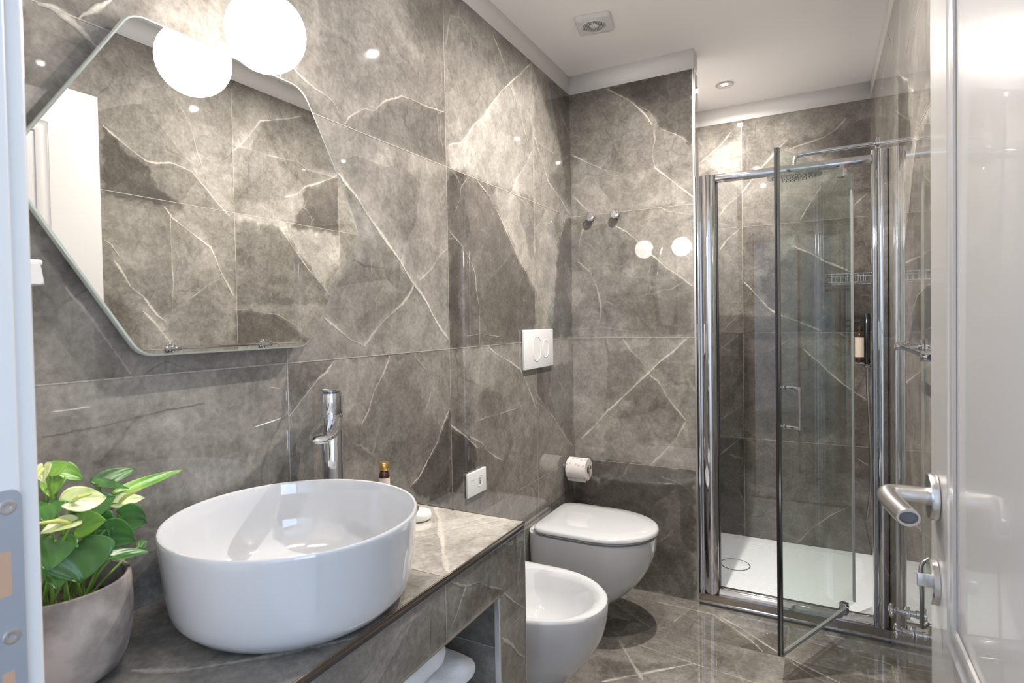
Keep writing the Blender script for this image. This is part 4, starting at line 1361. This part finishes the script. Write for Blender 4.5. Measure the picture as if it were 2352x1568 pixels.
oval(-.447, 1.169, .042, .056, .0128).build('large_flush_button', PLASTIC, t)
oval(-.358, 1.165, .031, .041, .0128).build('small_flush_button', PLASTIC, t)
k = MB(); k.box(.0128, .0133, -.300, -.288, 1.240, 1.2425); k.build('maker_mark', STRIKE, t)

# socket
t = empty('wall_socket', (0, -.944, .72))
tag(t, 'white rectangular electrical socket plate on wall above bidet', 'socket')
k = MB(); k.box(.0010, .0095, -1.008, -.880, .677, .762, bev=.0025); k.build('cover_plate', PLASTIC, t)
sy_, sz_ = -.925, .722
k = MB(); k.lathe([(.0215, .0094), (.0215, .0102), (.0195, .0104), (.018, .0098), (.017, .0090)], (0, sy_, sz_), 'x', 36); w_ = k.build('socket_well', PLASTIC, t)
for dz in (-.008, .008):
    k = MB(); k.lathe([(.0026, .0100), (.0026, .0106)], (0, sy_, sz_ + dz), 'x', 12); k.build('pin_hole', INK, w_)
k = MB(); k.lathe([(.0026, .0100), (.0026, .0106)], (0, sy_, sz_), 'x', 12); k.build('pin_hole', INK, w_)
k = MB()
for q_ in range(4): k.box(.0094, .0099, -.985 + q_ * .007, -.980 + q_ * .007, .7325, .7350)
k.build('printed_mark', mat('pale_grey_print', (.45, .45, .45), .5), t)

# toilet roll
rx0, rx1, ry_, rz_ = .018, .116, -.118, .5805
t = empty('toilet_roll_holder', (0, ry_, rz_ + .02))
tag(t, 'chrome toilet roll holder on left wall beside the corner', 'toilet roll holder')
k = MB(); k.lathe([(.022, .001), (.022, .006), (.018, .009), (.0065, .010), (.0065, .120), (.009, .121), (.009, .127), (.006, .129)], (0, ry_, rz_ + .012), 'x', 28); k.build('spindle', CHROME, t)
t = empty('toilet_roll', (rx0, ry_, rz_))
tag(t, 'toilet paper roll printed with grey flower dots on wall holder', 'toilet roll')
k = MB()
k.lathe([(.0205, rx0), (.050, rx0), (.052, rx0 + .002), (.052, rx1 - .002), (.050, rx1), (.0205, rx1), (.0205, rx0)], (0, ry_, rz_), 'x', 48, cap0=False, cap1=False)
k.build('paper', PAPER, t)
k = MB(); k.lathe([(.0200, rx0 + .001), (.0200, rx1 - .001)], (0, ry_, rz_), 'x', 32, cap0=False, cap1=False); k.build('cardboard_core', mat('brown_cardboard', (.30, .24, .19), .8), t)
k = MB()
fl = [(rx0 + .002, rx1 - .002)]
a0 = math.radians(-55)
R_a = [(ry_ - .0525 * math.cos(a), rz_ + .0525 * math.sin(a)) for a in np.linspace(.2, a0, 8)]
R_a += [(R_a[-1][0] + .003, R_a[-1][1] - .012)]
k.add([(rx0 + .002, y, z) for y, z in R_a] + [(rx1 - .002, y, z) for y, z in R_a], [(i, i + 1, len(R_a) + i + 1, len(R_a) + i) for i in range(len(R_a) - 1)])
k.build('loose_sheet', PAPER, t)

# robe hooks
for i, (hx, hz_) in enumerate(((.1085, 1.787), (.232, 1.788))):
    t = empty('robe_hook', (hx, 0, hz_))
    tag(t, ['round chrome robe hook on back wall, the one nearer the corner', 'round chrome robe hook on back wall, the one nearer the shower'][i], 'hook', 'chrome robe hooks')
    k = MB(); k.lathe([(.017, -.001), (.017, -.004), (.008, -.006), (.0075, -.020)], (hx, 0, hz_), 'y', 28); k.build('hook_base', CHROME, t)
    k = MB(); k.lathe([(.008, -.018), (.017, -.022), (.0215, -.027), (.0225, -.031), (.020, -.036), (.012, -.038), (.002, -.0365)], (hx, 0, hz_), 'y', 32); k.build('knob', CHROME, t)

# white thing on the left wall below the mirror's left end
t = empty('white_wall_dispenser', (0, -2.27, 1.37))
tag(t, 'small white faceted wall holder at photo left edge below mirror', 'wall holder')
k = MB()
R = [[(x, -2.27 + w, z) for (w, z) in rounded([(-.045 * s, 1.370 - .017 * s), (.045 * s, 1.370 - .017 * s), (.040 * s, 1.370 + .017 * s), (-.040 * s, 1.370 + .017 * s)], .004, 4)] for x, s in ((.001, 1), (.040, 1), (.050, .88))]
k.rings(R)
k.build('holder_body', PLASTIC, t)
k = MB(); k.box(.004, .046, -2.312, -2.229, 1.3835, 1.392, bev=.003); k.build('holder_cap', PLASTIC, t)

# ---------------------------------------------------------------- shower
m = MB(); m.box(.596, 1.320, .0, .035, 0, .012)
st(m.build('trim_3', CHROME_B))
# white shower tray
t = empty('shower_tray', (.87, .44, 0))
tag(t, 'white rectangular shower tray with fine ribbed surface', 'shower tray')
k = MB(); k.box(.4215, 1.3205, .1015, .8275, 0, .038, bev=.004).box(.5975, 1.3205, .0365, .12, 0, .038, bev=.004)
k.box(.47, 1.28, .10, .79, .0365, .0385, bev=.001)
for i in range(26): k.box(.48, 1.27, .12 + i * .025, .128 + i * .025, .038, .0390)
k.build('tray', TRAYM, t)
k = MB(); k.lathe([(.066, .0388), (.066, .0400), (.0640, .0406), (.001, .0412)], (.702, .395, 0), 'z', 48); dc = k.build('drain_cover', TRAYM, t)
k = MB(); k.lathe([(.0655, .0388), (.0715, .0388), (.0715, .0402), (.0665, .0402)], (.702, .395, 0), 'z', 48, cap0=False, cap1=False); k.build('drain_ring', mat('dark_drain_gap', (.12, .12, .12), .3), t)

# enclosure
t = empty('shower_enclosure', (.96, 0, 0))
tag(t, 'chrome framed shower enclosure with clear pivot door standing open', 'shower enclosure')


def post(x0, x1, y0, y1, z0, z1, name, rib=.25):
    """extruded chrome profile: flat flange and bulging rounded columns"""
    k = MB()
    w = x1 - x0
    pr = []
    nn = 40
    for i in range(nn + 1):
        u = i / nn
        # two bulges divided by a groove
        if u < rib: b_ = .35 * math.sin(PI * u / rib) ** .5
        else: b_ = math.sin(PI * (u - rib) / (1 - rib)) ** .55
        pr.append((x0 + w * u, y0 + (y1 - y0) * (.42 - .42 * b_)))
    pr += [(x1, y1), (x0, y1)]
    k.prism(pr, 'z', z0, z1, 0, True)
    return k.build(name, CHROME, t)


post(.5965, .684, -.014, .035, .0525, 1.918, 'left_post', .22)
post(1.2665, 1.3215, -.014, .035, .0525, 1.935, 'right_post', .22)
k = MB(); k.box(.684, .688, .004, .030, .05, 1.90); k.build('magnetic_gasket', RUBBER, t)


def rail(x0, x1, prof, name):
    k = MB(); k.prism(prof, 'x', x0, x1, 0, True); return k.build(name, CHROME, t)


rail(.684, 1.2665, [(-.006, 1.886), (-.011, 1.893), (-.012, 1.902), (-.009, 1.912), (.0, 1.918), (.014, 1.920), (.030, 1.916), (.030, 1.886)], 'top_rail')
rail(.684, 1.2665, [(-.012, .052), (-.012, .060), (-.004, .070), (.004, .078), (.012, .082), (.022, .082), (.032, .079), (.034, .052)], 'bottom_rail')
k = MB(); k.prism([(-.017, .013), (-.017, .052), (.034, .052), (.034, .013)], 'x', .5965, 1.3215); k.build('sill', mat('painted_floor_reflection', (.40, .355, .31), .16, 1.), t)  # brown colour paints the floor's reflection into the chrome sill
k = MB(); k.prism([(-.021, .013), (-.021, .020), (-.0175, .0215), (-.0175, .013)], 'x', .5965, 1.3215); k.build('sill_lip', CHROME, t)
# pivot door
pv = Vector((1.165, .004)); fr = Vector((.955, -.452))
d = (fr - pv); Ld = d.length; d.normalize(); n2 = Vector((-d.y, d.x))  # normal


def G(s, o_, z): return (pv.x + d.x * s + n2.x * o_, pv.y + d.y * s + n2.y * o_, z)


def gbox(s0, s1, o0, o1, z0, z1):
    k = MB()
    v = [G(s, o_, z) for s in (s0, s1) for o_ in (o0, o1) for z in (z0, z1)]
    k.add(v, [(0, 1, 3, 2), (4, 6, 7, 5), (0, 4, 5, 1), (2, 3, 7, 6), (0, 2, 6, 4), (1, 5, 7, 3)], 0, False)
    return k


dg = gbox(-.092, Ld - .004, -.003, .003, .092, 1.872).build('glass_door', GLASS, t)
gbox(Ld - .005, Ld + .004, -.008, .007, .086, 1.876).build('edge_profile', mat('dark_chrome_profile', (.30, .32, .34), .15, 1.), dg)
gbox(Ld + .004, Ld + .0065, -.008, -.001, .086, 1.876).build('magnet_strip', RUBBER, dg)
gbox(-.0945, -.0915, -.005, .005, .094, 1.870).build('edge_seal', SEAL, dg)
gbox(.006, Ld - .004, -.0055, .0055, .083, .0945).build('drip_seal', SEAL, dg)
k = MB()
hs = Ld - .050
for zz in (.895, 1.035):
    k.tube([G(hs, .003, zz), G(hs, .046, zz)], .0055, 14)
    k.tube([G(hs, -.003, zz), G(hs, -.008, zz)], .0085, 14)
k.tube([G(hs, .046, .889), G(hs, .046, 1.041)], .0050, 14)
k.build('door_pull', CHROME, dg)
for z0, z1 in ((1.842, 1.886), (.081, .120)):
    k = gbox(-.014, .014, -.014, .014, z0, z1)
    for i_ in range(len(k.sm)): k.sm[i_] = False
    pb = k.build('pivot_block', CHROME, dg)
    mdb = pb.modifiers.new('bev', 'BEVEL'); mdb.width = .003; mdb.segments = 2

# chrome corner trim where the back wall ends
m = MB(); m.box(.588, .5965, -.003, .0, 0, ZT); m.box(.5945, .5975, -.003, .012, 1.92, ZT)
st(m.build('trim_2', CHROME_B))

# overhead shower
ay, az = .45, 2.07
t = empty('overhead_shower', (1.322, ay, az))
tag(t, 'chrome rain shower head on long wall arm inside the shower', 'shower head')
k = MB()
P = bez([(1.318, ay, az), (1.2, ay, az), (1.05, ay, az - .002), (1.0, ay, az - .006), (.982, ay, az - .022), (.979, ay, az - .05), (.979, ay, 1.985)], 8)
k.tube(P, .0105, 16)
k.build('arm', CHROME, t)
k = MB(); k.lathe([(.030, -.0015), (.030, -.007), (.024, -.010), (.013, -.012)], (1.322, ay, az), 'x', 32); k.build('wall_flange', CHROME, t)
k = MB(); k.lathe([(.017, 2.004), (.019, 1.996), (.019, 1.984), (.05, 1.978), (.118, 1.973), (.122, 1.970), (.121, 1.9655), (.115, 1.9645), (.002, 1.9645)], (.979, ay, 0), 'z', 64)
hdm = k.build('shower_head', CHROME, t)
k = MB()
for r_, n_ in ((.015, 6), (.035, 12), (.055, 18), (.075, 24), (.095, 32)):
    for j in range(n_):
        a = 2 * PI * j / n_
        k.lathe([(.0024, 1.9643), (.0020, 1.9625)], (.979 + r_ * math.cos(a), ay + r_ * math.sin(a), 0), 'z', 6)
nz = k.build('nozzles', RUBBER, hdm); nz['kind'] = 'stuff'

# hand shower, holder, hose
hx, hyy = 1.276, .42
t = empty('hand_shower', (hx, hyy, 1.05))
tag(t, 'slim black and chrome stick hand shower with hose on right shower wall', 'hand shower')
k = MB(); k.lathe([(.009, 1.062), (.0125, 1.068), (.0125, 1.292), (.011, 1.296), (.004, 1.297)], (hx, hyy, 0), 'z', 28); k.build('handle', mat('dark_chrome', (.16, .17, .18), .1, 1.), t)
k = MB(); k.tube(bez([(hx, hyy, 1.064), (hx + .002, hyy, .95), (hx + .010, hyy, .75), (hx + .014, hyy + .005, .58), (hx + .008, hyy + .005, .44), (hx - .004, hyy, .345)], 10), .0068, 12); k.build('hose', CHROME_B, t)
t2 = empty('hand_shower_holder', (1.322, hyy, 1.08))
tag(t2, 'chrome wall bracket holding the stick hand shower', 'shower bracket')
k = MB(); k.lathe([(.0145, 1.050), (.0155, 1.052), (.0155, 1.060), (.0095, 1.0605)], (hx, hyy, 0), 'z', 28)
k.build('collar', CHROME, t2)
k = MB(); k.tube([(1.321, hyy, 1.056), (hx + .0155, hyy, 1.056)], .007, 14); k.lathe([(.02, -.0015), (.02, -.006), (.008, -.008)], (1.322, hyy, 1.056), 'x', 28)
k.build('wall_mount', CHROME, t2)

# pump bottle in a holder on the right wall
ux, uy = 1.253, .50
t = empty('pump_bottle', (ux, uy, 1.07))
tag(t, 'dark brown soap pump bottle with cream label on shower wall', 'pump bottle')
k = MB(); k.lathe([(.018, 1.068), (.0215, 1.072), (.0215, 1.192), (.017, 1.205), (.009, 1.212), (.009, 1.222)], (ux, uy, 0), 'z', 28); k.build('bottle_body', PUMPB, t)
k = MB(); k.lathe([(.0219, 1.092), (.0219, 1.184)], (ux, uy, 0), 'z', 28, cap0=False, cap1=False); lb = k.build('paper_label', LABELM, t)
k = MB()
for q_ in range(7):
    zz = 1.105 + q_ * .010
    for a in np.linspace(2.9, 4.4, 8):
        if (q_ * 3 + int(a * 7)) % 4 == 0: continue
        k.lathe([(.0005, 0), (.0011, .0002)], (ux + .02195 * math.cos(a), uy + .02195 * math.sin(a), zz), 'z', 6)
k.build('label_print', INK, lb)
k = MB(); k.lathe([(.0105, 1.221), (.0105, 1.236), (.004, 1.238), (.004, 1.256), (.008, 1.257), (.008, 1.264)], (ux, uy, 0), 'z', 20); k.tube([(ux, uy, 1.260), (ux - .022, uy - .006, 1.261), (ux - .030, uy - .008, 1.252)], .0035, 10); k.build('pump', INK, t)
t = empty('bottle_bracket', (1.322, uy, 1.07))
tag(t, 'small chrome wall bracket carrying the brown pump bottle', 'bottle bracket')
k = MB(); k.box(ux - .023, 1.3205, uy - .024, uy + .024, 1.0615, 1.0665, bev=.0015); k.build('shelf_plate', CHROME, t)
k = MB(); k.tube([(ux + .023 * math.cos(a), uy + .024 * math.sin(a), 1.082) for a in np.linspace(.35, 2 * PI - .35, 24)] + [(1.32, uy - .008, 1.082)], .0014, 8); k.build('retaining_ring', CHROME, t)

# wire basket
t = empty('wire_shower_basket', (1.322, .47, 1.45))
tag(t, 'chrome wire soap basket fixed on right wall of the shower', 'shower basket')
ba0, ba1, bb0, bb1 = 1.118, 1.3195, .36, .56
k = MB()
rim = rounded([(ba0, bb0), (ba1, bb0), (ba1, bb1), (ba0, bb1)], .02, 6)
k.tube([(x, y, 1.478) for x, y in rim] + [(rim[0][0], rim[0][1], 1.478)], .0035, 10)
k.build('top_wire', CHROME, t)
k = MB(); k.tube([(x, y, 1.440) for x, y in rim] + [(rim[0][0], rim[0][1], 1.440)], .0028, 10); k.build('bottom_wire', CHROME, t)
for i in range(9):
    x = ba0 + .018 + i * (ba1 - ba0 - .036) / 8
    k = MB(); k.tube([(x, bb0, 1.478), (x, bb0, 1.440), (x, bb1, 1.440), (x, bb1, 1.478)], .0016, 8); k.build('cross_wire', CHROME, t)
k = MB()
for y in (.40, .44, .48, .52): k.tube([(ba0, y, 1.478), (ba0, y, 1.442), (ba1 - .002, y, 1.442)], .0013, 8)
k.build('long_wires', CHROME, t)

# towel rail on the right wall
t = empty('towel_rail', (1.322, -1.04, 1.20))
tag(t, 'slim chrome towel rail on right wall between door and shower', 'towel rail')
k = MB(); k.tube([(1.270, -1.300, 1.203), (1.270, -.785, 1.203)], .0062, 16); k.build('rail_bar', CHROME, t)
for y in (-1.262, -.825):
    k = MB(); k.lathe([(.021, -.0015), (.021, -.006), (.017, -.009), (.009, -.012), (.009, -.040), (.011, -.043), (.011, -.062), (.008, -.064)], (1.322, y, 1.203), 'x', 28); k.build('rail_bracket', CHROME, t)

# angle valves with cross handles
def valve(y, z, label):
    t = empty('angle_valve', (1.322, y, z))
    tag(t, label, 'valve', 'chrome angle valves low on the right wall')
    k = MB(); k.lathe([(.019, -.0015), (.019, -.005), (.009, -.008), (.009, -.020), (.012, -.022), (.012, -.030), (.007, -.032), (.007, -.040)], (1.322, y, z), 'x', 24); k.build('valve_body', CHROME, t)
    k = MB()
    k.lathe([(.008, -.036), (.011, -.039), (.011, -.048), (.006, -.051)], (1.322, y, z), 'x', 20)
    for a in (0, PI / 2, PI, 3 * PI / 2):
        c_, s_ = math.cos(a + .15), math.sin(a + .15)
        k.tube([(1.279, y, z), (1.279, y + .014 * c_, z + .014 * s_), (1.279, y + .022 * c_, z + .022 * s_), (1.279, y + .0245 * c_, z + .0245 * s_)], [.0042, .0045, .0066, .003], 12)
    k.build('cross_handle', CHROME, t)
    return t


valve(-.50, .345, 'chrome wall valve with cross handle, the one nearer the shower')
valve(-.635, .345, 'chrome wall valve with cross handle, the one nearer the room door')
k = MB(); k.tube(bez([(1.318, -.93, .68), (1.300, -.94, .66), (1.298, -.965, .60), (1.298, -.965, .55), (1.300, -.95, .515), (1.306, -.93, .505), (1.318, -.915, .51)], 8), .0048, 10)
o = tag(k.build('water_hose', GREYH), 'grey flexible hose looping on right wall behind door keyhole rose', 'hose')

# ---------------------------------------------------------------- potted anthurium
ptx, pty = .118, -2.252
t = empty('potted_anthurium', (ptx, pty, ZB))
tag(t, 'anthurium with pale green flowers in grey cement pot beside washbasin', 'potted plant')
k = MB()
po = [(.045, 0), (.058, .001), (.070, .010), (.079, .028), (.085, .055), (.0875, .085), (.087, .115), (.0855, .136), (.0845, .139), (.081, .140), (.0785, .138), (.0785, .085), (.072, .083)]
k.lathe(po, (ptx, pty, ZB), 'z', 72)
k.build('cement_pot', POTM, t)
k = MB()
k.lathe([(.076, .090), (.075, .0985), (.05, .102), (.02, .099), (.002, .101)], (ptx, pty, ZB), 'z', 40)
k.build('soil', SOIL, t)


def leaf(name, base, tip, width, up, m, cup=.25, parent=None, droop=.15, curl=0.):
    """heart-shaped leaf; base = stalk joint, tip = pointed end"""
    B, Tp = Vector(base), Vector(tip)
    ax_ = Tp - B; L = ax_.length; ax_.normalize()
    nrm = Vector(up); nrm = (nrm - ax_ * nrm.dot(ax_)).normalized()
    sd = ax_.cross(nrm)
    NU, NV = 16, 8
    vs, fs = [], []
    for i in range(NU + 1):
        u = i / NU
        for j in range(-NV, NV + 1):
            v = j / NV
            # lobes extend behind the stalk
            s = -.22 + 1.22 * u
            if s < .18: w = math.sqrt(max(0, 1 - ((s - .18) / .42) ** 2)) * .5
            else: w = .5 * max(0., 1 - ((s - .18) / .82) ** 1.6) ** .85
            w = max(w, .0)
            notch = .24 * math.exp(-(abs(v) / .35) ** 2) * max(0, 1 - u / .30)
            S_ = (s + notch) * L
            X = w * v * width
            zc = cup * width * (abs(v) ** 1.5) * w * 1.2 - droop * L * max(0, s) ** 2 + curl * L * s * (1 - s) + .012 * width * math.sin(9 * v + 8 * s) + (.014 * width * math.cos(22 * v) * (1 - abs(v)) if name == 'flower' else 0)
            p = B + ax_ * S_ + sd * X + nrm * zc
            vs.append(p)
    K = 2 * NV + 1
    for i in range(NU):
        for j in range(K - 1):
            fs.append((i * K + j, i * K + j + 1, (i + 1) * K + j + 1, (i + 1) * K + j))
    k = MB(); k.add(vs, fs)
    o = k.build(name, m, t, fix=False)
    sm = o.modifiers.new('thick', 'SOLIDIFY'); sm.thickness = .0009
    return o


def stem(base, top, r=.0019, m=None):
    b0 = Vector(base); t0 = Vector(top)
    md_ = (b0 + t0) / 2 + Vector((rnd.uniform(-.01, .01), rnd.uniform(-.01, .01), .012))
    k = MB(); k.tube(bez([b0, md_, t0], 6), r, 8)
    return k.build('stem', m or STEMM, t)


zs = ZB + .098
LV = [  # name, base, tip, width, up, material, cup, droop
    ('flower', (0.2, -2.273, 1.058), (0.19, -2.22, 1.051), 0.030, (.7,-.6,.5), SPATHE, 0.25, 0.1),
    ('flower', (0.13, -2.181, 1.02), (0.14, -2.144, 1.022), 0.020, (.6,-.5,.8), SPATHE, 0.3, 0.1),
    ('flower', (0.205, -2.272, 1.032), (0.215, -2.311, 1.034), 0.019, (.6,-.6,.7), SPATHE, 0.3, 0.1),
    ('flower', (0.16, -2.284, 1.104), (0.18, -2.295, 1.089), 0.015, (.7,-.6,.3), SPATHE, 0.2, 0.1),
    ('leaf', (0.15, -2.272, 1.093), (0.155, -2.253, 1.103), 0.020, (.6,-.6,.6), LEAFB, 0.2, 0.1),
    ('leaf', (0.13, -2.25, 1.089), (0.14, -2.228, 1.07), 0.021, (.5,-.5,.9), LEAFB, 0.2, 0.1),
    ('leaf', (0.09, -2.182, 1.05), (0.09, -2.129, 1.058), 0.023, (.6,-.6,.6), LEAFM, 0.2, 0.05),
    ('leaf', (0.13, -2.203, 1.054), (0.12, -2.154, 1.039), 0.022, (.5,-.6,.9), LEAFM, 0.25, 0.1),
    ('leaf', (0.11, -2.156, 1.03), (0.1, -2.055, 1.041), 0.018, (.6,-.5,.8), LEAFB, 0.35, 0.03),
    ('leaf', (0.145, -2.183, 1.003), (0.15, -2.146, 0.98), 0.037, (.8,-.6,.2), LEAFM, 0.15, 0.1),
    ('leaf', (0.165, -2.214, 0.996), (0.17, -2.175, 0.964), 0.034, (.8,-.6,.2), LEAFM, 0.15, 0.12),
    ('leaf', (0.15, -2.197, 0.948), (0.15, -2.141, 0.937), 0.018, (.4,-.5,.9), LEAFM, 0.25, 0.05),
    ('leaf', (0.19, -2.261, 0.993), (0.205, -2.267, 0.948), 0.069, (.8,-.6,.25), LEAFM, 0.15, 0.12),
    ('leaf', (0.18, -2.282, 1.006), (0.2, -2.301, 0.978), 0.043, (.8,-.6,.25), LEAFM, 0.15, 0.12),
    ('leaf', (0.15, -2.218, 1.006), (0.17, -2.209, 0.99), 0.035, (.8,-.6,.4), LEAFM, 0.18, 0.12),
    ('leaf', (0.14, -2.222, 1.028), (0.15, -2.192, 1.037), 0.031, (.7,-.6,.4), LEAFM, 0.18, 0.12),
    ('leaf', (0.15, -2.239, 1.008), (0.18, -2.223, 1.015), 0.031, (.7,-.6,.5), LEAFB, 0.18, 0.12),
    ('leaf', (0.15, -2.274, 1.049), (0.17, -2.287, 1.031), 0.030, (.8,-.6,.3), LEAFM, 0.18, 0.12),
    ('leaf', (0.13, -2.26, 1.077), (0.15, -2.274, 1.06), 0.024, (.8,-.6,.3), LEAFB, 0.18, 0.12),
    ('leaf', (0.15, -2.228, 0.983), (0.17, -2.219, 0.961), 0.042, (.8,-.6,.25), LEAFM, 0.18, 0.12),
    ('leaf', (0.15, -2.263, 0.969), (0.17, -2.279, 0.938), 0.034, (.8,-.6,.25), LEAFM, 0.18, 0.12),
    ('leaf', (0.1, -2.133, 0.932), (0.1, -2.119, 0.936), 0.015, (.5,-.5,.8), LEAFM, 0.18, 0.05),
    ('leaf', (0.11, -2.232, 1.021), (0.13, -2.218, 1.019), 0.039, (.8,-.6,.25), LEAFM, 0.18, 0.12),
]
for i, (nm, b_, tp, w, up, m_, cup, dr) in enumerate(LV):
    o = leaf(nm, b_, tp, w * 1.25, up, m_, cup, t, dr)
    a = i * 2.4
    stem((ptx + .028 * math.cos(a), pty + .028 * math.sin(a), zs), Vector(b_))
    if nm == 'flower':
        bb_ = Vector(b_); ax_ = (Vector(tp) - bb_).normalized(); upv = Vector(up).normalized()
        p0 = bb_ + ax_ * .006 + upv * .002
        k = MB(); k.tube([p0, p0 + upv * .012 + ax_ * .010, p0 + upv * .020 + ax_ * .030], [.0028, .003, .0016], 10)
        k.build('spadix', mat('yellow_green_spadix', (.50, .55, .15), .6), o)
